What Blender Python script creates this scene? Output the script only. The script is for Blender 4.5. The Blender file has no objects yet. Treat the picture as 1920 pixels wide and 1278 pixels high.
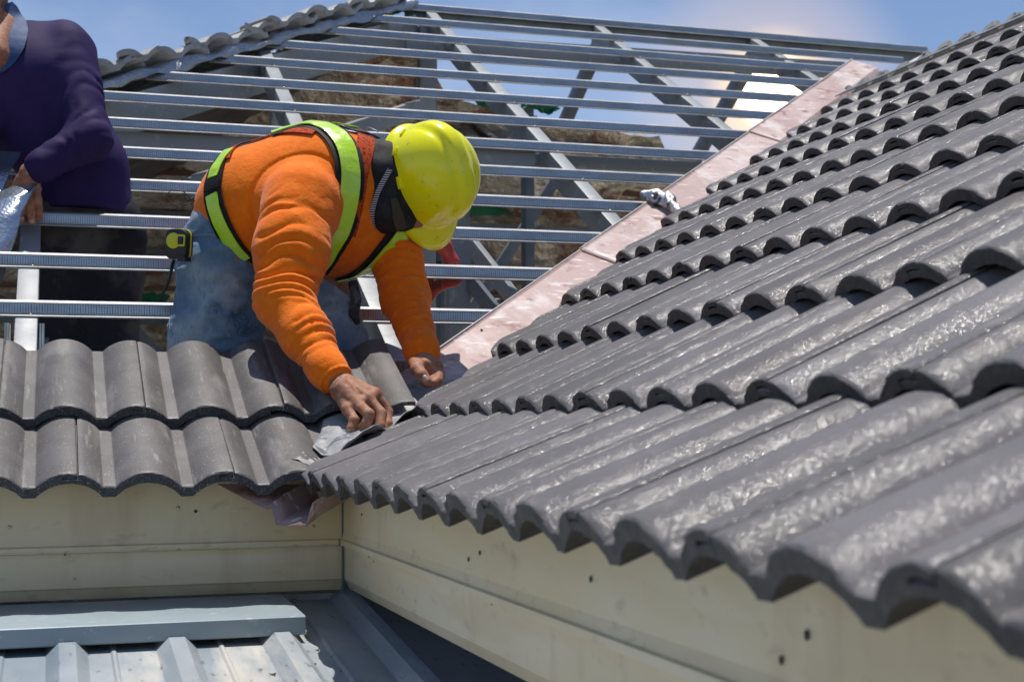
import bpy, bmesh, math, random
import numpy as np
from mathutils import Vector, Matrix
rnd = random.Random(7)
PI = math.pi
SC = bpy.context.scene
COL = SC.collection

# ------------------------------------------------------------------ camera, sky, sun
CAM = np.array([-0.4968, -2.9780, 0.1074])
RT = np.array([0.95355609, -0.30116375, -0.00558479])
UP = np.array([-0.0128081, -0.05906363, 0.99817205])
FW = np.array([0.30094309, 0.9517415, 0.06017782])
FPX = 2745.8
cd = bpy.data.cameras.new('camera'); cam = bpy.data.objects.new('camera', cd); COL.objects.link(cam)
cam.matrix_world = Matrix(((RT[0], UP[0], -FW[0], CAM[0]), (RT[1], UP[1], -FW[1], CAM[1]), (RT[2], UP[2], -FW[2], CAM[2]), (0, 0, 0, 1)))
cd.sensor_width = 36; cd.lens = FPX * 36 / 1920
cd.clip_start = 0.05; cd.clip_end = 5000
cd.dof.use_dof = True; cd.dof.focus_distance = 3.25; cd.dof.aperture_fstop = 8.0
SC.camera = cam
SUN_DIR = Vector((0.05, 0.18, 0.98)).normalized()
w = bpy.data.worlds.new('World'); SC.world = w; w.use_nodes = True
nt = w.node_tree; nt.nodes.clear()
out = nt.nodes.new('ShaderNodeOutputWorld'); bg = nt.nodes.new('ShaderNodeBackground')
sky = nt.nodes.new('ShaderNodeTexSky'); sky.sky_type = 'NISHITA'; sky.sun_disc = False
sky.sun_elevation = math.asin(SUN_DIR.z); sky.sun_rotation = math.atan2(SUN_DIR.x, SUN_DIR.y)
sky.air_density = 1.0; sky.dust_density = 0.25; sky.ozone_density = 4.0; sky.altitude = 600
bg.inputs['Strength'].default_value = 0.125
def wn(t, **k):
    n = nt.nodes.new(t)
    for a, b in k.items(): setattr(n, a, b)
    return n
tc = wn('ShaderNodeTexCoord')
nz = wn('ShaderNodeTexNoise'); nz.inputs['Scale'].default_value = 2.6; nz.inputs['Detail'].default_value = 7; nz.inputs['Roughness'].default_value = 0.55
mp = wn('ShaderNodeMapping'); mp.inputs['Scale'].default_value = (1, 1, 2.2); mp.inputs['Location'].default_value = (3.1, 0.4, 0.2)
nt.links.new(tc.outputs['Generated'], mp.inputs['Vector']); nt.links.new(mp.outputs[0], nz.inputs['Vector'])
cr = wn('ShaderNodeValToRGB'); cr.color_ramp.elements[0].position = 0.52; cr.color_ramp.elements[1].position = 0.80
nt.links.new(nz.outputs['Fac'], cr.inputs[0])
# warm flare-like glow over pale cloud, painted into the sky with a bright core
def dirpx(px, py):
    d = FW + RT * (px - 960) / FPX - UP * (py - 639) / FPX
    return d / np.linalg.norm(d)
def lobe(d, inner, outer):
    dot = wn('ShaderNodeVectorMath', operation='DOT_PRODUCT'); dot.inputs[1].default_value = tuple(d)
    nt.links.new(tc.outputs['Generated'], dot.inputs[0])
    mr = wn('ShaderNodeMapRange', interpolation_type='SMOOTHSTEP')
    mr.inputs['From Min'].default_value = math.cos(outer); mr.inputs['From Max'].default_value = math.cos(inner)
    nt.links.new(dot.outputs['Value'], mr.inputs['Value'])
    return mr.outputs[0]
tint = wn('ShaderNodeMix', data_type='RGBA', blend_type='MULTIPLY'); tint.inputs['Factor'].default_value = 1
nt.links.new(sky.outputs[0], tint.inputs['A']); tint.inputs['B'].default_value = (0.84, 0.79, 0.80, 1)
m1 = wn('ShaderNodeMix', data_type='RGBA'); nt.links.new(tint.outputs['Result'], m1.inputs['A']); m1.inputs['B'].default_value = (6.2, 6.6, 7.6, 1)
mul = wn('ShaderNodeMath', operation='MULTIPLY'); mul.inputs[1].default_value = 0.35
nt.links.new(cr.outputs[0], mul.inputs[0]); nt.links.new(mul.outputs[0], m1.inputs['Factor'])
prev = m1.outputs['Result']
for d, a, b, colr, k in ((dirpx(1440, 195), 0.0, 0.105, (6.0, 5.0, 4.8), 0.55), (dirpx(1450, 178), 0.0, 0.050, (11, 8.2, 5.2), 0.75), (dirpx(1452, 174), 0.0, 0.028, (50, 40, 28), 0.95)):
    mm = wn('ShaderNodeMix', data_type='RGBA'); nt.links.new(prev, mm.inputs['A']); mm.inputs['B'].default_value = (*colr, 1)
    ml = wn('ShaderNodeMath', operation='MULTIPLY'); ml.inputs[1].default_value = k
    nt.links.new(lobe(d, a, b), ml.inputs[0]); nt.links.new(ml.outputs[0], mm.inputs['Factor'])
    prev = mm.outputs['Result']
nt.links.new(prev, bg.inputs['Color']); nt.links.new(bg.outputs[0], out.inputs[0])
sl = bpy.data.lights.new('sun', 'SUN'); sl.energy = 4.3; sl.angle = math.radians(0.53); sl.color = (1, 0.955, 0.89)
so = bpy.data.objects.new('sun', sl); COL.objects.link(so)
so.rotation_euler = SUN_DIR.to_track_quat('Z', 'Y').to_euler(); so.location = (0, 6, 12)
vs = SC.view_settings; vs.view_transform = 'Standard'; vs.look = 'None'; vs.exposure = 0.18; vs.gamma = 1; vs.use_curve_mapping = False
SC.render.engine = 'CYCLES'

# ------------------------------------------------------------------ small helpers
def Y(px, py, y):            # point of the place seen at px,py that stands at world depth y
    d = FW + RT * (px - 960) / FPX - UP * (py - 639) / FPX
    return CAM + d * (y - CAM[1]) / d[1]
def PL(px, py, P, n):
    d = FW + RT * (px - 960) / FPX - UP * (py - 639) / FPX
    n = np.array(n, float); return CAM + d * (((np.array(P) - CAM) @ n) / (d @ n))
def tag(o, label=None, cat=None, group=None, kind=None):
    if label: o['label'] = label
    if cat: o['category'] = cat
    if group: o['group'] = group
    if kind: o['kind'] = kind
    return o
def empty(name, loc=(0, 0, 0), **k):
    o = bpy.data.objects.new(name, None); o.location = loc; o.empty_display_size = 0.05; COL.objects.link(o); return tag(o, **k)
def link(name, me, mat=None, parent=None, **k):
    o = bpy.data.objects.new(name, me); COL.objects.link(o)
    if mat and not me.materials: me.materials.append(mat)
    if parent:
        o.parent = parent; o.matrix_parent_inverse = Matrix.Translation(-Vector(parent.location))
    return tag(o, **k)
def mk(name, vs_, fs, mat=None, parent=None, smooth=False, auto=None, **k):
    me = bpy.data.meshes.new(name); me.from_pydata([tuple(map(float, v)) for v in vs_], [], [tuple(map(int, f)) for f in fs])
    bm = bmesh.new(); bm.from_mesh(me); bmesh.ops.recalc_face_normals(bm, faces=bm.faces); bm.to_mesh(me); bm.free()
    if smooth: me.shade_smooth()
    if auto: me.shade_smooth(); sharp(me, auto)
    return link(name, me, mat, parent, **k)
def sharp(me, deg=35):
    bm = bmesh.new(); bm.from_mesh(me); c = math.radians(deg)
    for e in bm.edges:
        e.smooth = not (len(e.link_faces) == 2 and e.calc_face_angle(0) > c)
    bm.to_mesh(me); bm.free()
class MB:
    def __init__(s): s.v = []; s.f = []
    def add(s, vv, ff):
        n = len(s.v); s.v += [tuple(x) for x in vv]; s.f += [tuple(i + n for i in f) for f in ff]; return s
    def prism(s, prof, A, B, U, V, closed=True, caps=True):
        "profile points (u,v) swept from A to B"
        A, B, U, V = map(np.array, (A, B, U, V)); n = len(prof)
        vv = [A + U * u + V * v for u, v in prof] + [B + U * u + V * v for u, v in prof]
        ff = [(i, (i + 1) % n, n + (i + 1) % n, n + i) for i in range(n if closed else n - 1)]
        if caps and closed: ff += [tuple(range(n))[::-1], tuple(range(n, 2 * n))]
        return s.add(vv, ff)
    def box(s, a, b):
        (x0, y0, z0), (x1, y1, z1) = a, b
        return s.prism([(y0, z0), (y1, z0), (y1, z1), (y0, z1)], (x0, 0, 0), (x1, 0, 0), (0, 1, 0), (0, 0, 1))
    def tube(s, pts, r, n=8):
        pts = [np.array(p, float) for p in pts]; rr = r if hasattr(r, '__len__') else [r] * len(pts)
        vv = []; ff = []; up = None
        for i, p in enumerate(pts):
            t = pts[min(i + 1, len(pts) - 1)] - pts[max(i - 1, 0)]; t = t / (np.linalg.norm(t) + 1e-9)
            if up is None: up = np.array((0, 0, 1.)) if abs(t[2]) < .9 else np.array((1., 0, 0))
            a = np.cross(t, up); a /= np.linalg.norm(a); up = np.cross(a, t)
            vv += [p + rr[i] * (math.cos(q) * a + math.sin(q) * up) for q in [2 * PI * j / n for j in range(n)]]
        for i in range(len(pts) - 1):
            ff += [(i * n + j, i * n + (j + 1) % n, (i + 1) * n + (j + 1) % n, (i + 1) * n + j) for j in range(n)]
        ff += [tuple(range(n))[::-1], tuple(range((len(pts) - 1) * n, len(pts) * n))]
        return s.add(vv, ff)
    def build(s, name, mat, parent=None, bevel=0, **k):
        o = mk(name, s.v, s.f, mat, parent, **k)
        if bevel:
            bm = bmesh.new(); bm.from_mesh(o.data); bmesh.ops.remove_doubles(bm, verts=bm.verts, dist=1e-5)
            es = [e for e in bm.edges if len(e.link_faces) == 2 and e.calc_face_angle(0) > .5]
            bmesh.ops.bevel(bm, geom=es, offset=bevel, segments=2, affect='EDGES', profile=.6); bm.to_mesh(o.data); bm.free()
            o.data.shade_smooth(); sharp(o.data, 40)
        return o
# numpy value noise
_rs = np.random.RandomState(3); _T = _rs.rand(32, 32, 32).astype(np.float32)
def vn(p, s, off=0.0):
    q = np.asarray(p, np.float32) * s + off; i = np.floor(q).astype(int); f = q - i; f = f * f * (3 - 2 * f)
    r = 0
    for a in (0, 1):
        wa = f[..., 0] if a else 1 - f[..., 0]
        for b in (0, 1):
            wb = f[..., 1] if b else 1 - f[..., 1]
            for c in (0, 1):
                wc = f[..., 2] if c else 1 - f[..., 2]
                r = r + wa * wb * wc * _T[(i[..., 0] + a) % 32, (i[..., 1] + b) % 32, (i[..., 2] + c) % 32]
    return r - 0.5

# ------------------------------------------------------------------ materials
def mat(name, col, rough=.5, metal=0, noise=None, bump=None, extra=None, spec=.5, coat=0, sheen=0, coord='Object', sss=0, rvar=0, rand=0):
    """noise: list of (scale, colour2, lo, hi, stretch)   bump: list of (scale, strength, distance, stretch)"""
    m = bpy.data.materials.new(name); m.use_nodes = True; t = m.node_tree; L = t.links.new
    b = t.nodes['Principled BSDF']; b.inputs['Roughness'].default_value = rough; b.inputs['Metallic'].default_value = metal
    b.inputs['Specular IOR Level'].default_value = spec; b.inputs['Coat Weight'].default_value = coat; b.inputs['Sheen Weight'].default_value = sheen
    if sss: b.inputs['Subsurface Weight'].default_value = sss; b.inputs['Subsurface Scale'].default_value = .01; b.inputs['Subsurface Radius'].default_value = (1, .35, .2)
    tcn = t.nodes.new('ShaderNodeTexCoord')
    oi = t.nodes.new('ShaderNodeObjectInfo')
    va = t.nodes.new('ShaderNodeVectorMath'); va.operation = 'ADD'
    mlr = t.nodes.new('ShaderNodeMath'); mlr.operation = 'MULTIPLY'; mlr.inputs[1].default_value = 37
    L(oi.outputs['Random'], mlr.inputs[0]); L(tcn.outputs[coord], va.inputs[0]); L(mlr.outputs[0], va.inputs[1])
    def nz_(scale, st=(1, 1, 1), det=5, ro=.6):
        mp_ = t.nodes.new('ShaderNodeMapping'); mp_.inputs['Scale'].default_value = st
        n = t.nodes.new('ShaderNodeTexNoise'); n.inputs['Scale'].default_value = scale; n.inputs['Detail'].default_value = det; n.inputs['Roughness'].default_value = ro
        L(va.outputs[0], mp_.inputs[0]); L(mp_.outputs[0], n.inputs['Vector']); return n.outputs['Fac']
    c = t.nodes.new('ShaderNodeRGB'); c.outputs[0].default_value = (*col, 1); cur = c.outputs[0]
    for (s, c2, lo, hi, *st) in (noise or []):
        mr = t.nodes.new('ShaderNodeMapRange'); mr.inputs['From Min'].default_value = .5 + (lo - .5) * .58; mr.inputs['From Max'].default_value = .5 + (hi - .5) * .58
        L(nz_(s, st[0] if st else (1, 1, 1)), mr.inputs['Value'])
        mx = t.nodes.new('ShaderNodeMix'); mx.data_type = 'RGBA'; L(mr.outputs[0], mx.inputs['Factor']); L(cur, mx.inputs['A']); mx.inputs['B'].default_value = (*c2, 1)
        cur = mx.outputs['Result']
    if rand:
        mr = t.nodes.new('ShaderNodeMapRange'); mr.inputs['To Min'].default_value = 1 - rand; mr.inputs['To Max'].default_value = 1 + rand; L(oi.outputs['Random'], mr.inputs['Value'])
        vm = t.nodes.new('ShaderNodeVectorMath'); vm.operation = 'SCALE'; L(cur, vm.inputs[0]); L(mr.outputs[0], vm.inputs['Scale']); cur = vm.outputs[0]
    L(cur, b.inputs['Base Color'])
    if rvar:
        mr = t.nodes.new('ShaderNodeMapRange'); mr.inputs['To Min'].default_value = max(0, rough - rvar); mr.inputs['To Max'].default_value = min(1, rough + rvar)
        mr.inputs['From Min'].default_value = .3; mr.inputs['From Max'].default_value = .7
        L(nz_(9), mr.inputs['Value']); L(mr.outputs[0], b.inputs['Roughness'])
    pn = None
    for (s, stg, dist, *st) in (bump or []):
        bp = t.nodes.new('ShaderNodeBump'); bp.inputs['Strength'].default_value = stg; bp.inputs['Distance'].default_value = dist
        L(nz_(s, st[0] if st else (1, 1, 1)), bp.inputs['Height'])
        if pn: L(pn, bp.inputs['Normal'])
        pn = bp.outputs[0]
    if pn: L(pn, b.inputs['Normal'])
    if extra: extra(t, b, L, va, nz_, cur, pn)
    return m
M = {}
def glint(sc, dist, w, r):
    def ex(t, b, L, va, nz_, cur, pn):
        b.inputs['Coat IOR'].default_value = 1.6
        bp = t.nodes.new('ShaderNodeBump'); bp.inputs['Strength'].default_value = 1; bp.inputs['Distance'].default_value = dist
        L(nz_(sc, (1, 1, 1), 2, .5), bp.inputs['Height']); L(bp.outputs[0], b.inputs['Coat Normal'])
        b.inputs['Coat Roughness'].default_value = r
        mr = t.nodes.new('ShaderNodeMapRange'); mr.inputs['From Min'].default_value = .50; mr.inputs['From Max'].default_value = .60; mr.inputs['To Max'].default_value = w; mr.inputs['To Min'].default_value = w * .06
        L(nz_(sc * .9, (1, 1, 1.3), 1, .5), mr.inputs['Value']); L(mr.outputs[0], b.inputs['Coat Weight'])
    return ex
M['tile_a'] = mat('tile_brown_grey', (.102, .093, .088), .55, spec=.4, extra=glint(300, .0012, .10, .25), rand=.12, noise=[(5, (.145, .134, .127), .42, .75), (14, (.26, .245, .23), .62, .90, (1, .22, 1)), (60, (.22, .205, .195), .68, .84, (1, .12, 1)), (260, (.42, .40, .38), .74, .80)],
                  bump=[(420, .25, .0012), (9, .2, .004), (160, .16, .001, (1, .15, 1))], rvar=.10)
M['tile_b'] = mat('tile_cool_grey', (.122, .117, .118), .7, extra=glint(430, .0008, .50, .13), rand=.14, noise=[(4, (.160, .150, .154), .40, .75), (30, (.195, .182, .172), .60, .85), (3, (.105, .096, .094), .56, .8, (1, .3, 1)), (420, (.33, .32, .32), .80, .86)],
                  bump=[(210, .55, .0020), (520, .35, .0010)], rvar=.05, spec=.15)
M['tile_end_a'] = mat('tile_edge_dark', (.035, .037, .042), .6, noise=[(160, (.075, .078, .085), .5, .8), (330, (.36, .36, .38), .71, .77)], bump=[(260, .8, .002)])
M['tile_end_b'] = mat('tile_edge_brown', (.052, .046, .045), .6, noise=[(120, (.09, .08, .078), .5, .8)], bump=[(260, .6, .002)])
M['cream'] = mat('cream_painted_board', (.77, .645, .41), .42, noise=[(3, (.74, .60, .39), .35, .7, (1, 1, 4)), (2.2, (.80, .69, .49), .45, .75, (.3, 1, 6)), (30, (.55, .42, .28), .66, .95, (.5, .5, 1)), (5, (.58, .42, .26), .60, .95, (1, 1, .25))], bump=[(60, .05, .001), (4, .06, .004)])
M['cream_dirty'] = mat('cream_rust_lip', (.60, .555, .40), .45, noise=[(9, (.36, .20, .12), .56, .78, (1, 1, 8)), (50, (.40, .24, .16), .64, .78, (1, 1, 3))])
M['pink'] = mat('pink_brown_tray', (.43, .295, .265), .52, noise=[(2.3, (.52, .40, .37), .40, .66), (7, (.60, .52, .49), .56, .78, (1, .4, 1)), (11, (.25, .12, .10), .62, .78), (38, (.70, .64, .60), .66, .76, (.35, 1.5, 1))],
                bump=[(9, .12, .004), (55, .12, .002)], rvar=.1)
M['galv'] = mat('galvanised_steel', (.34, .345, .355), .42, .5, noise=[(30, (.42, .43, .45), .4, .7, (.3, 1, 1))], bump=[(50, .08, .001)], rvar=.08)
M['steel'] = mat('grey_painted_steel', (.27, .29, .30), .5, noise=[(3, (.23, .25, .265), .4, .7), (24, (.36, .37, .37), .62, .8), (70, (.30, .26, .22), .74, .82)], bump=[(30, .05, .001)], rvar=.1)
M['steel_dark'] = mat('dark_grey_steel', (.16, .18, .20), .45, noise=[(6, (.11, .125, .145), .4, .7)])
M['blue_metal'] = mat('blue_grey_sheet', (.24, .285, .32), .40, noise=[(2.5, (.38, .41, .42), .40, .70, (1, .25, 1)), (8, (.55, .53, .48), .56, .80, (1, .18, 1)), (60, (.18, .19, .20), .70, .82, (1, .3, 1))], bump=[(8, .1, .004)], rvar=.1)
M['blue_flash'] = mat('blue_grey_flashing', (.27, .33, .36), .36, noise=[(4, (.31, .37, .395), .4, .7), (50, (.42, .45, .46), .72, .8)], bump=[(6, .08, .003)])
M['foil'] = mat('tan_foil_underlay', (.72, .60, .46), .30, .5, noise=[(2.2, (.36, .20, .13), .46, .62), (3.5, (.84, .76, .62), .50, .62)], bump=[(4, 1, .10), (12, .6, .03)])
M['silver'] = mat('silver_foil', (.40, .41, .42), .38, .8, bump=[(16, .8, .02), (60, .6, .006)], noise=[(9, (.42, .43, .44), .45, .7)])
M['lead'] = mat('grey_flexible_flashing', (.27, .28, .29), .42, noise=[(7, (.40, .40, .39), .45, .7), (22, (.12, .13, .15), .60, .72)], bump=[(14, .6, .010), (60, .25, .002)])
M['mortar'] = mat('pale_mortar', (.30, .29, .275), .75, noise=[(14, (.46, .45, .43), .45, .72), (40, (.22, .21, .20), .62, .76)], bump=[(40, .8, .006), (140, .5, .003)])
M['green'] = mat('green_netting', (.01, .15, .075), .7, bump=[(60, .6, .01)])
M['conc'] = mat('rough_concrete', (.55, .52, .47), .85, noise=[(3, (.26, .24, .21), .4, .7)], bump=[(20, .4, .01)])
M['wood'] = mat('red_brown_timber', (.12, .050, .032), .7, noise=[(8, (.20, .11, .08), .4, .7, (.1, 1, 1))])
M['screw'] = mat('zinc_yellow_screw', (.52, .44, .24), .35, .8)
M['screw_dark'] = mat('dark_screw', (.05, .05, .045), .5, .4)
# ------------------------------------------------------------------ geometry of the place
TR, TH = 0.2774, 0.1562          # run and rise of one course
SL = math.atan2(TH, TR); T = TH / TR
def frontA(j):                   # run and height of the front trough of course j
    return (0., 0.) if j == 1 else (0.295 + (j - 2) * TR, 0.1363 + (j - 2) * TH)
ALPHA_E, ALPHA = math.radians(20.6), math.radians(24.3)
TL = 0.412; TW = 0.30; TK = 0.0225; AMP = 0.0295; PH = 0.0915

# ---- tiles
def ztop(u):
    w_ = (u + PH) % .15; c = abs(.075 - w_); R = (.063 ** 2 + AMP ** 2) / (2 * AMP)
    return 0. if c >= .063 else math.sqrt(R * R - c * c) - (R - AMP)
def tile_geo(seed, front, length=TL, nlen=9):
    r = random.Random(seed)
    us = [-.03, -.02, -.01, -.0008]; top = [ztop(u) - .0125 for u in us]; bot = [ztop(u) - TK for u in us]
    U = [.0004] + [i * .0066 for i in range(1, 45)]
    for k in range(3):
        for e in (-.0121, -.0118, .0118, .0121):
            x = .15 * k - PH + e
            if .001 < x < .269: U.append(x)
    U = sorted(x for x in set(U) if x < .2695) + [.2697, .2703, .276, .283, .29, .296, .2988]
    for u in U:
        us.append(u); z = ztop(u)
        ed = .002 if (u < .001 or u > .298) else 0
        top.append(z - ed); bot.append(z - (TK if u < .27 else .0105))
    n = len(us); vsn = [0, .0012, .004, .012] + [length * (i + 1) / nlen for i in range(nlen)]
    V = []; F = []
    chips = [(r.uniform(0, .3), r.uniform(.004, .012), r.uniform(.001, .004)) for _ in range(9)]
    for iv, v in enumerate(vsn):
        for side in (0, 1):
            for i, u in enumerate(us):
                z = (top if side == 0 else bot)[i]
                z += .0012 * math.sin(u * 21 + seed * 1.7 + v * 5) * .6
                rd = (.0020, .0006, .0001, 0)[iv] if iv < 4 else 0
                vv = v
                if iv < 3:
                    ch = sum(d for (c, w_, d) in chips if abs(u - c) < w_)
                    if side == 0: z -= rd + (ch * .7 if iv < 2 else ch * .25) + (r.uniform(0, .0014) if iv < 2 else 0)
                    vv += r.uniform(-.0010, .0010) if iv == 0 else 0
                    if side == 0 and iv == 0: vv += ch * .5
                V.append((u, vv, z))
    def id_(iv, side, i): return iv * 2 * n + side * n + i
    mats = []
    for iv in range(len(vsn) - 1):
        for i in range(n - 1):
            F.append((id_(iv, 0, i), id_(iv, 0, i + 1), id_(iv + 1, 0, i + 1), id_(iv + 1, 0, i))); mats.append(0)
            F.append((id_(iv, 1, i + 1), id_(iv, 1, i), id_(iv + 1, 1, i), id_(iv + 1, 1, i + 1))); mats.append(1)
        F.append((id_(iv, 0, n - 1), id_(iv, 1, n - 1), id_(iv + 1, 1, n - 1), id_(iv + 1, 0, n - 1))); mats.append(1)
        F.append((id_(iv, 1, 0), id_(iv, 0, 0), id_(iv + 1, 0, 0), id_(iv + 1, 1, 0))); mats.append(1)
    L = len(vsn) - 1
    for i in range(n - 1):
        F.append((id_(0, 0, i + 1), id_(0, 0, i), id_(0, 1, i), id_(0, 1, i + 1))); mats.append(1)
        F.append((id_(L, 0, i), id_(L, 0, i + 1), id_(L, 1, i + 1), id_(L, 1, i))); mats.append(1)
    return V, F, mats
def tile_mesh(seed, m0, m1):
    V, F, mats = tile_geo(seed, True)
    me = bpy.data.meshes.new('roof_tile'); me.from_pydata(V, [], F)
    me.materials.append(m0); me.materials.append(m1)
    me.polygons.foreach_set('material_index', mats); me.shade_smooth(); sharp(me, 32); return me
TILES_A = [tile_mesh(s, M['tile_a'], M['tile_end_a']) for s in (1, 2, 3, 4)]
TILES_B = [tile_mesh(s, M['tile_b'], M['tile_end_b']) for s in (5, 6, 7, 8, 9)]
def bisected(me, MW, co, no):
    "copy of mesh cut in world space; the side towards no is removed"
    bm = bmesh.new(); bm.from_mesh(me); inv = MW.inverted()
    c = inv @ Vector(co); n = (MW.to_3x3().transposed() @ Vector(no)).normalized()
    g = bmesh.ops.bisect_plane(bm, geom=bm.verts[:] + bm.edges[:] + bm.faces[:], plane_co=c, plane_no=n, clear_outer=True, dist=1e-6)
    es = [e for e in g['geom_cut'] if isinstance(e, bmesh.types.BMEdge)]
    if es:
        r_ = bmesh.ops.holes_fill(bm, edges=es, sides=0)
        for f in r_['faces']: f.material_index = 1
    if not bm.verts: bm.free(); return None
    m2 = bpy.data.meshes.new('roof_tile'); bm.to_mesh(m2); bm.free()
    for x in me.materials: m2.materials.append(x)
    m2.shade_smooth(); sharp(m2, 32); return m2
def place_tile(parent, meshes, MW, cuts=(), **k):
    me = rnd.choice(meshes)
    cs = [MW @ Vector(c) for c in ((-.03, 0, 0), (.3, 0, 0), (-.03, TL, 0), (.3, TL, 0))]
    for co, no in cuts:
        ds = [(c - Vector(co)).dot(Vector(no)) for c in cs]
        if min(ds) > -.004: return None
        if max(ds) > 0:
            me = bisected(me, MW, co, no)
            if me is None: return None
    o = link('roof_tile', me, None, None, **k); o.parent = parent; o.matrix_parent_inverse = parent.matrix_world.inverted(); o.matrix_world = MW
    return o
def tileMat(u, run, z, alpha, rot, yaw=0, lift=0):
    # rot: 0 = left wing (upslope +y), -90 = right wing (upslope +x), 90 = upslope -x
    Rz = Matrix.Rotation(rot, 4, 'Z')
    loc = Rz @ Vector((u, run, z + lift))
    return Matrix.Translation(loc) @ Rz @ Matrix.Rotation(yaw, 4, 'Z') @ Matrix.Rotation(alpha, 4, 'X')

left_roof = empty('tiled_roof', (0, 0, 0), label='two courses of dusty brown grey wave tiles on the left wing below the kneeling worker', cat='roof')
bpy.context.view_layer.update()
vcut = lambda c: ((c, 0, 0), Vector((1, -1, 0)).normalized())          # remove x > y + c
for i in range(-5, 2):
    place_tile(left_roof, TILES_A, tileMat(-.4405 + .3 * i + .0, 0, 0, ALPHA_E, 0, rnd.uniform(-.003, .003)), [vcut(.03)])
for i in range(-5, 2):
    lift = .010 if i == 1 else 0
    place_tile(left_roof, TILES_A, tileMat(-.2965 + .3 * i, *frontA(2), ALPHA - .015, 0, -.02 if i == 1 else rnd.uniform(-.003, .003), lift), [])

right_roof = empty('tiled_roof', (0, 0, 0), label='long slope of glossy grey wave tiles filling the right half up to the ridge', cat='roof')
bpy.context.view_layer.update()
RIDGE_X = 2.79
def yedge(x): return (x + .5) / .748 - 2.98
for j in range(1, 11):
    run, z = frontA(j)
    single = -.5715 if j == 1 else (-.1019 if j == 2 else (.312 if j % 2 else .312 - .145))
    seam = single - .1665 + (rnd.uniform(-.004, .004) if j > 3 else 0)
    y0 = seam + .3 * 20
    while y0 > yedge(run) - .75:
        if y0 - .3 < run + .45:
            cuts = [((0, .0, 0), Vector((-1, 1, 0)).normalized())]         # remove y > x
            cuts.append(((0, .30, 0), Vector((-.80, 1, 0)).normalized()))
            if j >= 9: cuts.append(((RIDGE_X, 0, 0), (1, 0, 0)))
            place_tile(right_roof, TILES_B, tileMat(-y0, run, z, ALPHA_E if j == 1 else ALPHA, -PI / 2, rnd.uniform(-.003, .003), rnd.uniform(0, .0025)), cuts)
        y0 -= .3
# tiles of the far slope whose heads stand above the ridge, and the ridge strip
far_roof = empty('tiled_roof', (0, 0, 0), label='far side tiles whose pale wavy heads stick up behind the right ridge', cat='roof')
bpy.context.view_layer.update()
RZ = 0.1363 + (RIDGE_X - .295) * T
M['tile_raw'] = mat('raw_concrete_tile', (.33, .31, .28), .8, noise=[(30, (.22, .21, .19), .45, .7)], bump=[(80, .5, .003)])
FT = [tile_mesh(s, M['tile_raw'], M['tile_raw']) for s in (11, 12)]
for i in range(10):
    u = -.35 + .3 * i
    place_tile(far_roof, FT, tileMat(u, -(RIDGE_X + .40), RZ - .135, ALPHA, PI / 2, rnd.uniform(-.02, .02), rnd.uniform(-.008, .008)))
MB().prism([(-.03, -.015), (.012, .010), (.012, .014), (-.03, -.010)], (RIDGE_X, 2.62, RZ + .02), (RIDGE_X, -.2, RZ + .02), (1, 0, 0), (0, 0, 1)).build('ridge_strip', M['steel_dark'], right_roof)

# ---- fascia boards
S = 0.10
prof_up = [(0, .012), (0, -.105), (-.003, -.120), (-.008, -.1225), (-.008, -.1335), (.004, -.1335), (.012, -.12), (.012, .012)]
prof_lo = [(0.002, -.1350), (0.002, -.2050), (.006, -.2075), (.018, -.2290), (.022, -.2290), (.016, -.1350)]
fa = empty('fascia_board', (-1.2, S, -.1), label='cream two-plank fascia under the left tile eave facing the camera', cat='fascia')
fb = empty('fascia_board', (S, -1.2, -.1), label='cream fascia running towards the camera below the right tile eave', cat='fascia')
for nm, pr in (('upper_board', prof_up), ('lower_board', prof_lo)):
    MB().prism([(u, v) for u, v in pr], (-2.6, S, 0), (S - .001, S, 0), (0, 1, 0), (0, 0, 1)).build(nm, M['cream_dirty' if nm == 'x' else 'cream'], fa, bevel=.0012)
    MB().prism([(u, v) for u, v in pr], (S, S + .020, 0), (S, -3.2, 0), (1, 0, 0), (0, 0, 1)).build(nm, M['cream'], fb)
MB().prism([(-.0086, -.1300), (-.0086, -.1340), (-.004, -.1341), (-.004, -.13)], (-2.6, S, 0), (S - .02, S, 0), (0, 1, 0), (0, 0, 1)).build('rusty_lip', M['cream_dirty'], fa)
MB().box((S - .0035, S - .0035, -.229), (S - .0005, S - .0005, .0)).box((S - .0115, S - .0110, -.1335), (S - .0090, S - .0085, -.120)).build('corner_seam', M['steel_dark'], fa)
scm = bpy.data.meshes.new('screw'); _b = bmesh.new(); bmesh.ops.create_uvsphere(_b, u_segments=10, v_segments=6, radius=1); _b.to_mesh(scm); _b.free(); scm.shade_smooth()
def screw(p, r, m_, parent, sc=(1, 1, 1)):
    me = SCREWS.setdefault(m_.name, scm.copy())
    if not me.materials: me.materials.append(m_)
    o = link('screw', me, None, None); o.parent = parent; o.matrix_parent_inverse = parent.matrix_world.inverted()
    o.location = tuple(p); o.scale = [r * s for s in sc]; return o
SCREWS = {}
bpy.context.view_layer.update()
for px, py, r, mm in ((18, 988, .0042, 'screw'), (334, 952, .0045, 'screw'), (367, 958, .0040, 'screw_dark'), (588, 986, .0036, 'screw'), (122, 1039, .0022, 'screw_dark'), (140, 1084, .003, 'screw')):
    p = Y(px, py, S - .002); screw(p, r * .85, M[mm], fa, (1, .5, 1))
for px, py, r in ((878, 1048, .0035), (899, 1036, .0035), (1107, 1085, .0038), (1512, 1190, .0045), (1464, 1237, .004), (678, 964, .003), (692, 1042, .003), (700, 1052, .002), (922, 1130, .003)):
    p = PL(px, py, (S - .002, 0, 0), (1, 0, 0)); screw(p, r * .72, M['screw_dark'], fb, (.5, 1, 1.5))

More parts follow.
